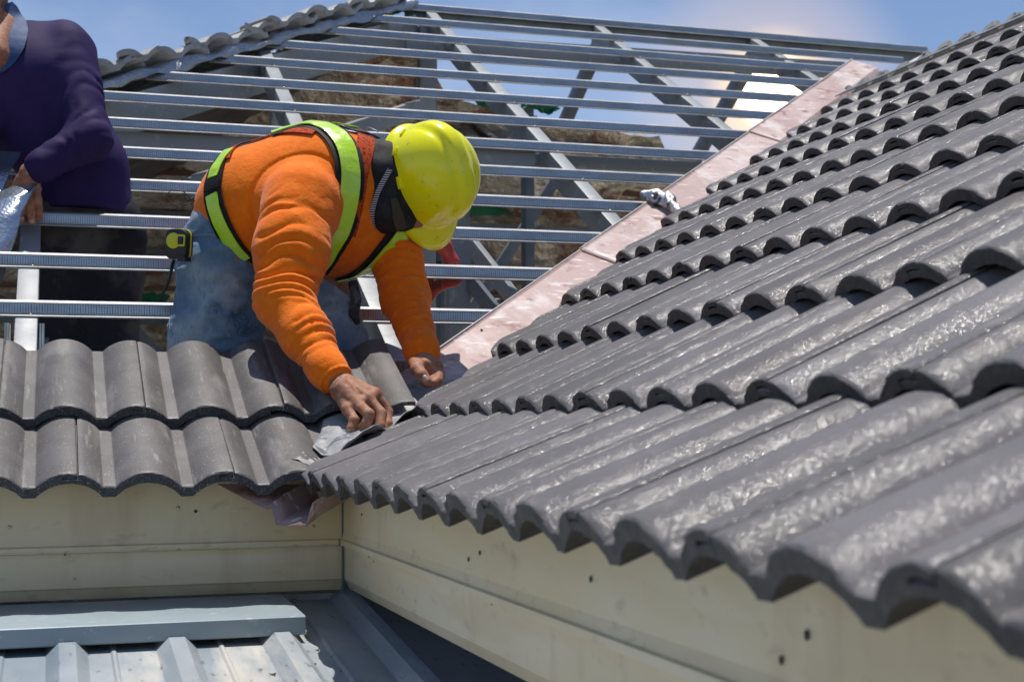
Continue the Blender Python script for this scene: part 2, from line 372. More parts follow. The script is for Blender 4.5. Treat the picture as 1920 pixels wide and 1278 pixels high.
# ---- valley tray
tray = empty('valley_tray', (0, 0, 0), label='pink brown painted metal valley tray rising diagonally between the two roof wings', cat='flashing')
WL = .27 / math.sqrt(2)
def VP(a, wv, dz=0.):            # a along the valley (plan distance), wv across (+ = towards right wing)
    x = (a + wv) / math.sqrt(2); y = (a - wv) / math.sqrt(2)
    z0 = -.1166 + .078 * max(0, 1 - max(a, 0) / .7)            # batten plane at x=y=0
    return np.array((x, y, z0 + T * a / math.sqrt(2) + dz))
def trayprof(t):                # across -> dz above valley line
    return [(-WL - .003, T * WL / 1.414 + .013), (-WL, T * WL / 1.414 + .016), (-WL + .007, T * WL / 1.414 + .008), (-.058, T * .058 / 1.414 + .010), (-.050, T * .04 / 1.414), (-.036, -.026), (.036, -.026), (.052, T * .05 / 1.414), (.10, T * .10 / 1.414), (.19, T * .19 / 1.414)]
segs = [(-.06, 1.62), (1.60, 2.86), (2.84, 5.28)]
segs = [(-.045, 1.775), (1.76, 3.50), (3.485, 5.255)]
for k, (a0, a1) in enumerate(segs):
    V = []; F = []; na = 40; pr = trayprof(0); pts = []
    for i in range(len(pr) - 1):
        m_ = 6 if i == 2 else (3 if i > 4 else 1)
        for q in range(m_): pts.append(tuple(np.array(pr[i]) * (1 - q / m_) + np.array(pr[i + 1]) * q / m_))
    pts.append(pr[-1]); n = len(pts)
    for i in range(na + 1):
        a = a0 + (a1 - a0) * i / na
        for j, (wv, dz) in enumerate(pts):
            nzv = float(vn(np.array([a, wv * 2, k]), 7)) * .002 + float(vn(np.array([a, wv, k + 5.]), 2.2)) * .006
            V.append(VP(a, wv + (float(vn(np.array([a, 0, 3.]), 3)) * .004), dz + nzv + .004 * (k) - (.030 * max(0, 1 - max(0, a) / .5) if wv < -.055 else 0)))
    for i in range(na):
        for j in range(n - 1): F.append((i * n + j, i * n + j + 1, (i + 1) * n + j + 1, (i + 1) * n + j))
    o = mk('tray_sheet', V, F, M['pink'], tray, auto=25)
    md = o.modifiers.new('s', 'SOLIDIFY'); md.thickness = .0012
    V2 = [v for i in range(na + 1) for aa in (a0 + (a1 - a0) * i / na,) for dn in (.030 * max(0, 1 - max(0, aa) / .5),) for v in (VP(aa, -WL - .005, T * WL / 1.414 + .012 - dn), VP(aa, -WL + .000, T * WL / 1.414 + .019 + .004 * k - dn))]
    M.setdefault('lip', mat('pale_folded_lip', (.55, .52, .47), .4))
    o = mk('folded_lip', V2, [(2 * i, 2 * i + 1, 2 * i + 3, 2 * i + 2) for i in range(na)], M['lip'], tray, smooth=True)
    md = o.modifiers.new('s', 'SOLIDIFY'); md.thickness = .0035
bpy.context.view_layer.update()
for a in (.62, 1.05, 1.79, 2.1, 2.9, 3.52, 4.2):
    screw(VP(a, -WL + .03, T * (WL - .03) / 1.414 + .014), .0038, M['screw_dark'], tray, (1, 1, .6))

# ---- steel roof frame of the left wing
frame = empty('roof_frame', (1.4, 2.5, 0), label='open galvanised steel roof frame with battens and rafters behind the two workers', cat='roof frame')
bpy.context.view_layer.update()
B1Y, B1Z = .9884, .4415
n_s = np.array((0, -math.sin(SL), math.cos(SL))); u_s = np.array((0, math.cos(SL), math.sin(SL)))
HIPC = -3.05
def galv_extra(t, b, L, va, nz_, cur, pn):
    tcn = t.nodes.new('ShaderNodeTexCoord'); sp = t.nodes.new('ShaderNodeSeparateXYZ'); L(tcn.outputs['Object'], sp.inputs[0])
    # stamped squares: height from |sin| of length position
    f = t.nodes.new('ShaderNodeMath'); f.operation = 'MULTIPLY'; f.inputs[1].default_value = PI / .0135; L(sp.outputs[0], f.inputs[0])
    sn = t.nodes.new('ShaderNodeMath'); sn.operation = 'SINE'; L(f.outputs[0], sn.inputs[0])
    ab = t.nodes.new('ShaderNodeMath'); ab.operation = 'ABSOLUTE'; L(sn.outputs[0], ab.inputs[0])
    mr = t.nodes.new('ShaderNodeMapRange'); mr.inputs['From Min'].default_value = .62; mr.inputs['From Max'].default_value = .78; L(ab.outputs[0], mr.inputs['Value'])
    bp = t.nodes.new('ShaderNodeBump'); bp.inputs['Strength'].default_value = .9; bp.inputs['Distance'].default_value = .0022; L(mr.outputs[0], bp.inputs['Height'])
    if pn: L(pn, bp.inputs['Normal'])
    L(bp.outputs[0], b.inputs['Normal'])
    rg = t.nodes.new('ShaderNodeMath'); rg.operation = 'COMPARE'; rg.inputs[1].default_value = .70; rg.inputs[2].default_value = .13; L(ab.outputs[0], rg.inputs[0])  # outlines of the squares darkened in the colour to stand for recess shading
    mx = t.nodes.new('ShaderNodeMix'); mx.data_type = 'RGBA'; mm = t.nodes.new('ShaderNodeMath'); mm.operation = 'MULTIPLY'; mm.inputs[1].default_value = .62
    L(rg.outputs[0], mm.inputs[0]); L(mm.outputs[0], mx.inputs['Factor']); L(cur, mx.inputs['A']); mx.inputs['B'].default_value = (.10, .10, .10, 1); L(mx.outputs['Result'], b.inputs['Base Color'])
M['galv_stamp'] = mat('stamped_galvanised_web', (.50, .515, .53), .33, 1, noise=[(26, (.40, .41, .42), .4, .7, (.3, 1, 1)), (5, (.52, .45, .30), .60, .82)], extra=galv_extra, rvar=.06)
def batten(k):
    y = B1Y + (k - 1) * TR; z = B1Z + (k - 1) * TH
    top = np.array((0, y, z))
    x1 = y - .245 if k <= 11 else (4.02 if k == 12 else 4.36)
    x0 = max(y + HIPC - .03, -2.0)
    if k == 2: x0 = -.66
    if k == 3: x0 = -.70
    H = .026
    t_ = .0012
    # (along slope u, normal v) relative to the lower edge of the crown
    prof = [(-.030, -H), (-.0155, -H), (-.0155, -H + .0), (0, 0), (.014, 0), (.028, -H), (.042, -H), (.042, -H - t_), (.027, -H - t_), (.013, -t_), (.001, -t_), (-.0145, -H - t_), (-.030, -H - t_)]
    o = MB().prism(prof, (x0, top[1], top[2]), (x1, top[1], top[2]), u_s, n_s).build('batten', M['galv'], frame)
    # stamped web strip, 0.4 mm proud
    a = np.array((-.0148, -H + .0035)); b = np.array((-.0022, -.004)); nn = np.array((-.9, .42)) * .0006
    q = [tuple(a + nn), tuple(b + nn), tuple(b), tuple(a)]
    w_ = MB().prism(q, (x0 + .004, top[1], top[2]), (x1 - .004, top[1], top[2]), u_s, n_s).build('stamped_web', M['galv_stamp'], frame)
    w_.parent = o; w_.matrix_parent_inverse = o.matrix_world.inverted()
    c1 = np.array((-.0302, -H + .0016)); MB().prism([(-.0310, -H - .002), (-.0272, -H - .002), (-.0272, -H + .0022), (-.0310, -H + .0022)], (x0, top[1], top[2]), (x1, top[1], top[2]), u_s, n_s).build('batten_lip', M['galv'], frame)
    return y, z, x0, x1
BT = {k: batten(k) for k in range(0, 14)}
RX = [-.555, .39, 1.375, 2.31, 3.24]
def box_along(A, B, wdt, hgt, mt, name='rafter', up=None, bevel=.004, parent=None):
    A, B = np.array(A, float), np.array(B, float); t = (B - A) / np.linalg.norm(B - A)
    up = np.array((0, 0, 1.)) if up is None else np.array(up, float)
    s_ = np.cross(t, up); s_ /= np.linalg.norm(s_); u_ = np.cross(s_, t)
    return MB().prism([(-wdt / 2, 0), (wdt / 2, 0), (wdt / 2, -hgt), (-wdt / 2, -hgt)], A, B, s_, u_).build(name, mt, parent or frame, bevel=bevel)
def onA(x, y, dn=0.): return np.array((x, y, B1Z + (y - B1Y) * T)) + n_s * dn
for x in RX:
    ytop = min(4.30, x - HIPC - .02); ylo = max(.30, x + .15)
    if x < 0: ylo = .72
    box_along(onA(x, ylo, -.029), onA(x, ytop, -.029), .056, .095, M['steel'], up=n_s)
    for k in range(1, 14):
        y, z, x0, x1 = BT[k]
        if x0 < x < x1 and y > ylo - .02 and y < ytop + .05:
            screw(np.array((x + .01, y, z)) + u_s * -.023 + n_s * -.0245, .0042, M['screw'], frame, (1, 1, .8))
    # back slope rafters
    if x > 1.0 or True:
        yt = 4.34 if x > 1.2 else None
        if yt: box_along((x + .03, yt, 2.33 - .05), (x + .03, yt + 3.4, 2.33 - .05 - 3.4 * T), .05, .09, M['steel_dark'])
# hip rafter, ridge beam, cross beams, posts
hd = np.array((1, 1, T)); hd /= np.linalg.norm(hd)
H0 = np.array((1.27, 4.32, 2.255)); box_along(H0 - hd * 4.3, H0, .06, .15, M['steel'], 'hip_rafter')
box_along((1.25, 4.36, 2.295), (4.35, 4.36, 2.295), .05, .07, M['steel_dark'], 'ridge_beam')
box_along(Y(190, 247, 2.42), Y(1000, 283, 2.42), .05, .085, M['steel'], 'cross_beam')
box_along(Y(870, 284, 2.50), Y(1310, 305, 2.50), .05, .05, M['steel'], 'cross_beam')
box_along(Y(760, 64, 3.95), Y(1580, 118, 3.95), .05, .085, M['steel'], 'cross_beam')
box_along(Y(1100, 96, 4.9), Y(1545, 118, 4.9), .05, .06, M['steel'], 'cross_beam')
def post(px0, px1, py, y, ztop_, mt='steel', zb=-.3):
    a = Y(px0, py, y); b = Y(px1, py, y)
    MB().box((a[0], y, zb), (b[0], y + .07, ztop_)).build('post', M[mt], frame, bevel=.004)
post(788, 820, 120, 4.28, 2.2)
post(842, 882, 500, 1.90, onA(0, 1.9, -.05)[2])
post(742, 800, 600, 2.05, .62)
post(826, 842, 600, 2.3, 1.0, 'steel_dark')
post(985, 1002, 300, 3.0, 1.5, 'steel_dark')
box_along(Y(884, 440, 1.75), Y(1010, 600, 1.45), .03, .05, M['steel'], 'brace')
box_along(Y(884, 510, 1.90), Y(965, 610, 1.75), .03, .05, M['steel_dark'], 'brace')
box_along(Y(250, 560, 1.9), Y(30, 655, 1.6), .04, .05, M['steel_dark'], 'brace')
for s_ in (-1, 1):     # ribbed straps either side of the left rafter
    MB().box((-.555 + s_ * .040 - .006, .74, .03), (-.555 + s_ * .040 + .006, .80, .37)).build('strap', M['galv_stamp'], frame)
box_along((.39, 3.0, 1.50), (.39, 4.3, .6), .04, .06, M['steel'], 'brace')
for (x0_, z0_, x1_, z1_, yy) in ((-.2, .2, .9, 1.25, 3.4), (.3, .1, -.5, 1.0, 3.7), (1.2, .3, 2.0, 1.5, 4.0), (1.9, .2, 1.0, 1.3, 4.4), (2.6, .6, 3.2, 1.7, 4.2), (.6, -.1, 2.4, .7, 2.9)):
    box_along((x0_, yy, z0_), (x1_, yy, z1_), .04, .055, M['steel_dark'], 'brace')
for (xa, ya, xb, yb) in ((-.9, 1.9, -.3, 2.9), (.0, 2.6, 1.3, 3.8)):
    box_along((xa, ya + .25, B1Z + (ya - B1Y) * T - .25), (xb, yb + .25, B1Z + (yb - B1Y) * T - .25), .05, .08, M['steel'], 'brace')

# ---- back slope: foil underlay, battens, netting, tile heads
back = empty('foil_roof_slope', (2.5, 6, 1), label='far roof slope with crumpled tan foil underlay seen through the steel frame', cat='roof')
bpy.context.view_layer.update()
BP = (0, 4.34, 2.33); BN = (0, T, 1)
def backz(y): return 2.33 - (y - 4.34) * T
edge_px = [(150, 215), (330, 178), (470, 140), (540, 92), (600, 66), (700, 50), (780, 56), (860, 118), (930, 148), (985, 152), (1020, 176), (1120, 178), (1200, 186), (1240, 196), (1262, 246), (1330, 258), (1400, 250), (1500, 245), (1700, 240)]
edge = sorted([tuple(PL(px, py, (0, 4.34, 2.33), BN)) for px, py in edge_px])
ex = [e[0] for e in edge]; ey = [max(e[1], 4.42) for e in edge]
rows = 58; cols = 120
strips = [(0, 9), (9, 18), (18, 27), (27, 36), (36, 45), (45, 57)]
for si, (r0, r1) in enumerate(strips):
    V = []; F = []; nn = (r1 - r0) * 2 + 3
    for r in range(nn):
        for c in range(cols + 1):
            x = -2.8 + 8.6 * c / cols; ye = float(np.interp(x, ex, ey)) + .05 * float(vn(np.array([x, 0, 0.]), 9)) + .03
            y = ye + (r0 + r * .5) * .085
            q = np.array([x, y, si * 3.]); d = .14 * float(vn(q, 3)) + .12 * (abs(float(vn(q, 7))) - .1) + .06 * (abs(float(vn(q, 16))) - .1) - .10 * math.sin((r / (nn - 1)) * PI)
            V.append((x, y, backz(y) - .14 + d + .03 * si % .05))
    for r in range(nn - 1):
        for c in range(cols): F.append((r * (cols + 1) + c, r * (cols + 1) + c + 1, (r + 1) * (cols + 1) + c + 1, (r + 1) * (cols + 1) + c))
    mk('foil_sheet', V, F, M['foil'], back, smooth=True)
for i in range(11):
    y = 5.0 + i * .33
    MB().box((-2.6, y, backz(y) - .235), (5.6, y + .035, backz(y) - .205)).build('purlin', M['wood' if i % 3 == 1 else 'steel_dark'], back)
for (px, py, y, w_, h_) in ((700, 190, 5.0, .28, .05), (925, 205, 5.3, .3, .10), (560, 372, 5.4, .5, .16), (905, 385, 5.6, .40, .14), (300, 385, 5.9, .22, .16), (1010, 205, 5.1, .20, .05), (270, 565, 6.2, .3, .12), (700, 205, 4.9, .12, .06)):
    p = Y(px, py, y); V = []; F = []
    for i in range(13):
        for j in range(7):
            q = np.array([i / 12 - .5, 0, j / 6 - .5]); e = 1 + float(vn(np.array([i * 1., j, px]), .5)) * .8
            V.append((p[0] + q[0] * w_ * e, p[1] - .05 + .05 * float(vn(q * 9 + px, 1)), p[2] + q[2] * h_ * e + .06 * float(vn(q * 5 + py, 1))))
    for i in range(12):
        for j in range(6): F.append((i * 7 + j, i * 7 + j + 1, (i + 1) * 7 + j + 1, (i + 1) * 7 + j))
    mk('green_netting', V, F, M['green'], back, smooth=True)
for (px, py) in ((990, 168), (1035, 180), (1105, 184), (1180, 192), (1205, 190), (900, 155), (940, 158)):
    p = PL(px, py, (0, 4.34, 2.40), BN)
    place_tile(back, FT, Matrix.Translation(Vector(p) + Vector((.1, .30, -.14))) @ Matrix.Rotation(PI + rnd.uniform(-.2, .2), 4, 'Z') @ Matrix.Rotation(-SL + .9 * 0, 4, 'X'))

# ---- hip side: wave tiles and crumpled silver foil along the left hip
hip = empty('tiled_roof', (-1, 2, 1), label='weathered grey wave tiles of the hip slope cut along the left hip line against the sky', cat='roof')
bpy.context.view_layer.update()
M['tile_hip'] = mat('weathered_tile', (.30, .295, .28), .55, noise=[(6, (.40, .39, .37), .4, .7), (30, (.22, .21, .20), .55, .8)], bump=[(60, .3, .002)])
HT = [tile_mesh(s, M['tile_hip'], M['tile_hip']) for s in (21, 22)]
# hip slope rises towards +x with the hip in plan x - y = HIPC
for j in range(2, 16):
    run, z = frontA(j)
    X = HIPC + run; 
    for i in range(-2, 40):
        yy = .1 * j + .3 * i
        cuts = [((HIPC - .06, 0, 0), Vector((1, -1, 0)).normalized())]
        # hip slope lies where y > x - HIPC ; tiles within 0.5 m of the hip only
        if (X - HIPC) - .15 < yy < (X - HIPC) + .95 and X > -2.3:
            place_tile(hip, HT, tileMat(-yy, X, z - .012, ALPHA, -PI / 2, rnd.uniform(-.03, .03), rnd.uniform(-.01, .012)), [((HIPC + .05, 0, 0), Vector((1, -1, 0)).normalized())])
V = []; F = []
for i in range(41):
    for j in range(31):
        x = -2.6 + 3.9 * i / 40; y = (x - HIPC) + .03 + 3.2 * j / 30
        q = np.array([x, y, 9.]); V.append((x, y, 2.33 - (1.29 - x) * T - .11 + .05 * float(vn(q, 3)) + .03 * float(vn(q, 9))))
for i in range(40):
    for j in range(30): F.append((i * 31 + j, i * 31 + j + 1, (i + 1) * 31 + j + 1, (i + 1) * 31 + j))
M['foil_dark'] = mat('dark_underlay', (.16, .14, .13), .45, .2, noise=[(3, (.08, .07, .065), .4, .7)], bump=[(7, .5, .03)])
mk('underlay_sheet', V, F, M['foil_dark'], hip, smooth=True)
V = []; F = []; n = 260
for i in range(n + 1):
    s_ = i / n * 6.0; base = np.array((1.27, 4.32, 2.36)) - hd * s_ + np.array((0, 0, 0))
    out_ = np.array((1, -1, 0)) / math.sqrt(2)
    hh = .030 + .020 * math.sin(s_ * 17 + 2 * float(vn(np.array([s_, 0, 0]), 2))) + .03 * float(vn(np.array([s_, 1, 0]), 9))
    for j, (o_, zz) in enumerate(((-.10, -.035), (-.03, -.030), (.01, -.022 + hh * .2), (.035, -.03 + hh * .15), (.042 + .02 * float(vn(np.array([s_, 3, 0]), 11)), -.040 - hh * .3), (.038, -.052 - hh * .3))):
        V.append(base + out_ * o_ + np.array((0, 0, zz + .02 * float(vn(np.array([s_, j, 0.]), 14)))))
for i in range(n):
    for j in range(5): F.append((i * 6 + j, i * 6 + j + 1, (i + 1) * 6 + j + 1, (i + 1) * 6 + j))
o = mk('silver_foil_edge', V, F, M['silver'], hip, smooth=True)
V = []; F = []
for i in range(9):
    for j in range(6):
        p = Y(735 + i * 5, 2 + j * 4.5, 4.33); V.append((p[0], p[1] + .04 * float(vn(np.array([i, j, 0.]), .6)), p[2] + .05 * float(vn(np.array([i, j, 4.]), .5))))
for i in range(8):
    for j in range(5): F.append((i * 6 + j, i * 6 + j + 1, (i + 1) * 6 + j + 1, (i + 1) * 6 + j))
M['green_plastic'] = mat('green_plastic', (.02, .30, .22), .3)
tag(mk('plastic_scrap', V, F, M['green_plastic'], None, smooth=True), 'crumpled green plastic scrap at the left end of the ridge', 'scrap')

# ---- lower sheet metal roof
def lowz(y): return -.292 + .105 * (y + .2)
lr = empty('metal_roof', (-.5, -.5, -.3), label='lower blue grey trapezoidal sheet metal roof below the cream fascia', cat='roof')
bpy.context.view_layer.update()
LN = (0, -.105, 1); LP = (0, -.2, -.292)
xs = [PL(px, py, LP, LN)[0] for px, py in ((126, 1240), (365, 1240), (548, 1240))]
R0 = xs[0]; pitch = (xs[2] - xs[0]) / 2
ribs = [R0 + pitch * k for k in range(-9, 4)]
prof = [(-2.6, -.0)]
for rx in ribs:
    prof += [(rx - .036, 0), (rx - .014, .022), (rx + .014, .022), (rx + .036, 0), (rx + .075, 0), (rx + .079, .004), (rx + .083, .004), (rx + .087, 0)]
XE = ribs[-1] + .040
prof = [p for p in prof if p[0] <= XE + .001]
dy = np.array((0, 1, .105)); dy = dy / dy[1]
V = []; F = []
ys = [-3.0, -2, -1.2, -.7, -.4, -.2, .0, .14, .6, 1.2]
for y in ys:
    for (x, h_) in prof: V.append((x, y, lowz(y) + h_ + .002 * float(vn(np.array([x, y, 0.]), 5))))
n = len(prof)
for i in range(len(ys) - 1):
    for j in range(n - 1): F.append((i * n + j, i * n + j + 1, (i + 1) * n + j + 1, (i + 1) * n + j))
o = mk('metal_sheet', V, F, M['blue_metal'], lr, auto=25); md = o.modifiers.new('s', 'SOLIDIFY'); md.thickness = .001
fl = MB().prism([(0.10, -.232), (-.195, -.2405), (-.200, -.243), (-.203, -.274), (-.198, -.277), (-.198, -.2455), (-.193, -.2435), (.10, -.236)], (-2.6, 0, 0), (-.030, 0, 0), (0, 1, 0), (0, 0, 1)).build('flashing', M['blue_flash'], None, bevel=.0008,
      label='blue grey folded flashing strip lying across the ribs of the metal roof', cat='flashing')
MB().prism([(XE - .03, -.030), (XE + .18, -.030), (XE + .20, -.010), (XE + .24, -.010), (XE + .26, -.030), (XE + .9, -.030), (XE + .9, -.034), (XE - .03, -.034)], (0, -3.0, lowz(-3.0)), (0, 1.2, lowz(1.2)), (1, 0, 0), (0, 0, 1)).build('metal_sheet', M['blue_metal'], lr)
dk = MB().box((XE - .02, -3.2, -.75), (3.2, 2.0, -.70)).build('lower_deck', M['steel_dark'], lr)
MB().box((1.15, -3.2, -.70), (1.25, 2.0, .10)).build('wall', M['steel_dark'], None, label='dark unfinished wall hidden in the shade under the right eave', cat='wall')
MB().box((-2.6, .16, -.5), (.14, .24, -.24)).build('wall', M['conc'], None, label='low concrete wall in shade behind the left fascia board', cat='wall')
tag(MB().box((-3, .5, -.50), (6, 9, -.40)).build('attic_floor', M['conc'], None), kind='structure')
g = mk('ground', [(-400, -400, -4), (400, -400, -4), (400, 400, -4), (-400, 400, -4)], [(0, 1, 2, 3)], mat('dry_ground', (.24, .21, .17), .9, noise=[(.1, (.12, .16, .08), .4, .6)], coord='Object'), None, kind='structure')
MB().box((.16, .30, -.75), (6, .36, .02)).build('wall', M['steel_dark'], None, label='dark closing wall added behind the right fascia to keep sun off the lower deck', cat='wall')  # added blocker: stops sun streaks from reaching the deck below
# debris on the metal roof
for (px, py, s_, lb_) in ((590, 1250, .012, 'largest curled dead leaf on the metal roof beside the shadow edge'), (515, 1268, .010, 'curled dead leaf in the metal roof pan at the bottom edge'), (597, 1222, .007, 'small dead leaf just right of the flashing strip end'), (180, 1220, .006, 'lone dead leaf at the far left of the metal roof'), (640, 1262, .004, 'tiny leaf crumb in the shaded pan of the metal roof')):
    p = PL(px, py, LP, LN); V = []
    m_ = MB().tube([p + np.array((math.cos(k) * s_ * .6 * k / 2, k * s_ * .35, .003 + .002 * (k % 2))) for k in range(4)], [s_ * .12, s_ * .2, s_ * .16, s_ * .05], 5)
    m_.build('dead_leaf', M['wood'], None, label=lb_, cat='leaf', group='dead leaves on the metal roof')
# ---- flexible flashing strip pressed by the worker, and mortar in the valley
V = []; F = []; na, nw = 90, 20
for i in range(na + 1):
    a = .12 + (.86 - .12) * i / na
    wid = .05 + .11 * min(1, (a - .10) / .20)
    for j in range(nw + 1):
        wv = -wid + (wid + .030) * j / nw + .012 * float(vn(np.array([a, 9., 0.]), 12)) * (j == 0)
        x = (a + wv) / 1.4142; y = (a - wv) / 1.4142
        base = a / 1.4142 * .376 + max(0, -wv) / 1.4142 * .30
        cr_ = ztop((x + .4405) % .3)
        if y < .30: z = base + .012 + .75 * cr_ + .004
        else: z = base + .012 + .75 * cr_ * max(0, 1 - (y - .30) / .03) + .002
        if wv > 0: z += .020 * wv / .03
        z += .012 * float(vn(np.array([x, y, 0.]), 17)) + .006 * float(vn(np.array([x, y, 2.]), 42))
        V.append((x, y, z))
for i in range(na):
    for j in range(nw): F.append((i * (nw + 1) + j, i * (nw + 1) + j + 1, (i + 1) * (nw + 1) + j + 1, (i + 1) * (nw + 1) + j))
o = mk('flexible_flashing', V, F, M['lead'], None, smooth=True, label='wrinkled dark grey flexible flashing strip the worker presses into the valley', cat='flashing')
md = o.modifiers.new('s', 'SOLIDIFY'); md.thickness = .002
V = []; F = []; na, nw = 60, 12
for i in range(na + 1):
    a = .02 + .20 * i / na
    for j in range(nw + 1):
        t_ = j / nw * 2 - 1; wid = .055 + .03 * float(vn(np.array([a, 0, 0.]), 14)) + .02 * (1 - i / na)
        wv = t_ * wid - .030; x = (a + wv) / 1.4142; y = (a - wv) / 1.4142
        cr_ = ztop((x + .4405) % .3)
        z = a / 1.4142 * .376 + max(0, -wv) / 1.4142 * .376 + (.9 * cr_ if wv < 0 else .02) + .012 * (1 - t_ * t_) - .007 + .010 * float(vn(np.array([x, y, 0.]), 30)) + .008 * float(vn(np.array([x, y, 1.]), 80))
        V.append((x, y, z))
for i in range(na):
    for j in range(nw): F.append((i * (nw + 1) + j, i * (nw + 1) + j + 1, (i + 1) * (nw + 1) + j + 1, (i + 1) * (nw + 1) + j))
mk('mortar_smear', V, F, M['mortar'], None, smooth=True, label='pale lumpy mortar smear between the two roofs at the foot of the valley', cat='mortar')
# ------------------------------------------------------------------ signed distance modelling for bodies and clothes
class Cone:
    def __init__(s, a, b, ra, rb): s.a = np.array(a, np.float32); s.b = np.array(b, np.float32); s.ra = ra; s.rb = rb
    def __call__(s, p):
        ab = s.b - s.a; L2 = float(ab @ ab) + 1e-9; t = np.clip(((p - s.a) @ ab) / L2, 0, 1)
        return np.linalg.norm(p - (s.a + t[:, None] * ab), axis=1) - (s.ra + (s.rb - s.ra) * t)
class Ell:
    def __init__(s, c, r, ax=None): s.c = np.array(c, np.float32); s.r = np.array(r, np.float32); s.ax = np.eye(3) if ax is None else np.array(ax)
    def __call__(s, p):
        q = ((p - s.c) @ s.ax.T) / s.r; k = np.linalg.norm(q, axis=1) + 1e-6
        return (k - 1) * k / (np.linalg.norm(q / s.r, axis=1) + 1e-6)
def smin(a, b, k):
    h = np.clip(.5 + .5 * (b - a) / k, 0, 1); return b * (1 - h) + a * h - k * h * (1 - h)
class Blend:
    def __init__(s, prims, k): s.pr = prims; s.k = k
    def __call__(s, p):
        d = s.pr[0](p)
        for q in s.pr[1:]: d = smin(q(p), d, s.k)
        return d
def polygonize(f, lo, hi, h):
    lo = np.array(lo, float); hi = np.array(hi, float); n = np.ceil((hi - lo) / h).astype(int) + 1
    Bk = 12; nb = np.ceil(n / Bk).astype(int); V = np.ones(nb * Bk + 1, np.float32)
    ii = np.stack(np.meshgrid(*[np.arange(k) for k in nb], indexing='ij'), -1).reshape(-1, 3)
    cen = lo + (ii * Bk + Bk / 2) * h; d = f(cen.astype(np.float32)); R_ = Bk * h * .87 * 1.35 + .02
    gg = np.stack(np.meshgrid(*[np.arange(Bk + 1)] * 3, indexing='ij'), -1).reshape(-1, 3)
    for q, dd in zip(ii, d):
        s = tuple(slice(a * Bk, a * Bk + Bk + 1) for a in q)
        if abs(dd) > R_: V[s] = np.sign(dd); continue
    for q, dd in zip(ii, d):
        if abs(dd) > R_: continue
        s = tuple(slice(a * Bk, a * Bk + Bk + 1) for a in q)
        V[s] = f((lo + (q * Bk + gg) * h).astype(np.float32)).reshape((Bk + 1,) * 3)
    sg = V < 0; acc = {}; sh = np.array(V.shape)
    idx = []; pos = []; faces = []
    for ax in range(3):
        a = [slice(None)] * 3; b = [slice(None)] * 3; a[ax] = slice(0, -1); b[ax] = slice(1, None)
        e = np.argwhere(sg[tuple(a)] != sg[tuple(b)])
        o = np.zeros(3, int); o[ax] = 1
        v0 = V[tuple(e.T)]; v1 = V[tuple((e + o).T)]; t = v0 / (v0 - v1)
        P_ = e + o * t[:, None]
        u, w_ = [(1, 2), (2, 0), (0, 1)][ax]
        ou = np.zeros(3, int); ou[u] = 1; ow = np.zeros(3, int); ow[w_] = 1
        ok = (e[:, u] > 0) & (e[:, w_] > 0) & (e[:, u] < sh[u] - 1) & (e[:, w_] < sh[w_] - 1)
        e = e[ok]; P_ = P_[ok]; neg = sg[tuple(e.T)]
        cells = [e - ou - ow, e - ow, e, e - ou]
        fl = [np.ravel_multi_index(tuple(c.T), sh) for c in cells]
        for x in fl: idx.append(x); pos.append(P_)
        q = np.stack(fl, 1); q[~neg] = q[~neg][:, ::-1]; faces.append(q)
    idx = np.concatenate(idx); pos = np.concatenate(pos); faces = np.concatenate(faces)
    uq, inv = np.unique(idx, return_inverse=True)
    S_ = np.zeros((len(uq), 3)); np.add.at(S_, inv, pos); c = np.bincount(inv)[:, None]
    return lo + S_ / c * h, np.searchsorted(uq, faces)
def np_mesh(name, V, F, mt, parent=None, **k):
    me = bpy.data.meshes.new(name); me.vertices.add(len(V)); me.vertices.foreach_set('co', np.asarray(V, np.float32).ravel())
    me.loops.add(len(F) * 4); me.polygons.add(len(F)); me.polygons.foreach_set('loop_start', np.arange(0, len(F) * 4, 4))
    me.loops.foreach_set('vertex_index', np.asarray(F, np.int32).ravel()); me.update(calc_edges=True); me.validate(); me.shade_smooth()
    o = link(name, me, mt, None, **k)
    if parent: o.parent = parent; o.matrix_parent_inverse = parent.matrix_world.inverted()
    return o
def march(f, px, py, t0=2.2, t1=8):
    d = FW + RT * (px - 960) / FPX - UP * (py - 639) / FPX; d = d / np.linalg.norm(d); t = t0; best = (9, t0)
    for _ in range(260):
        v = float(f((CAM + d * t)[None].astype(np.float32))[0])
        if v < .0006: return CAM + d * t
        if v < best[0]: best = (v, t)
        t += max(v * .7, .0006)
        if t > t1: break
    if best[0] > .12: return None
    return project(f, (CAM + d * best[1])[None], 0.)[0]
def grad(f, P_):
    e = .004; P_ = np.asarray(P_, np.float32); g_ = np.stack([f(P_ + np.eye(3, dtype=np.float32)[i] * e) - f(P_ - np.eye(3, dtype=np.float32)[i] * e) for i in range(3)], 1)
    return g_ / (np.linalg.norm(g_, axis=1, keepdims=True) + 1e-9)
def project(f, P_, off):
    for _ in range(6): P_ = P_ - grad(f, P_) * (f(P_.astype(np.float32)) - off)[:, None]
    return P_
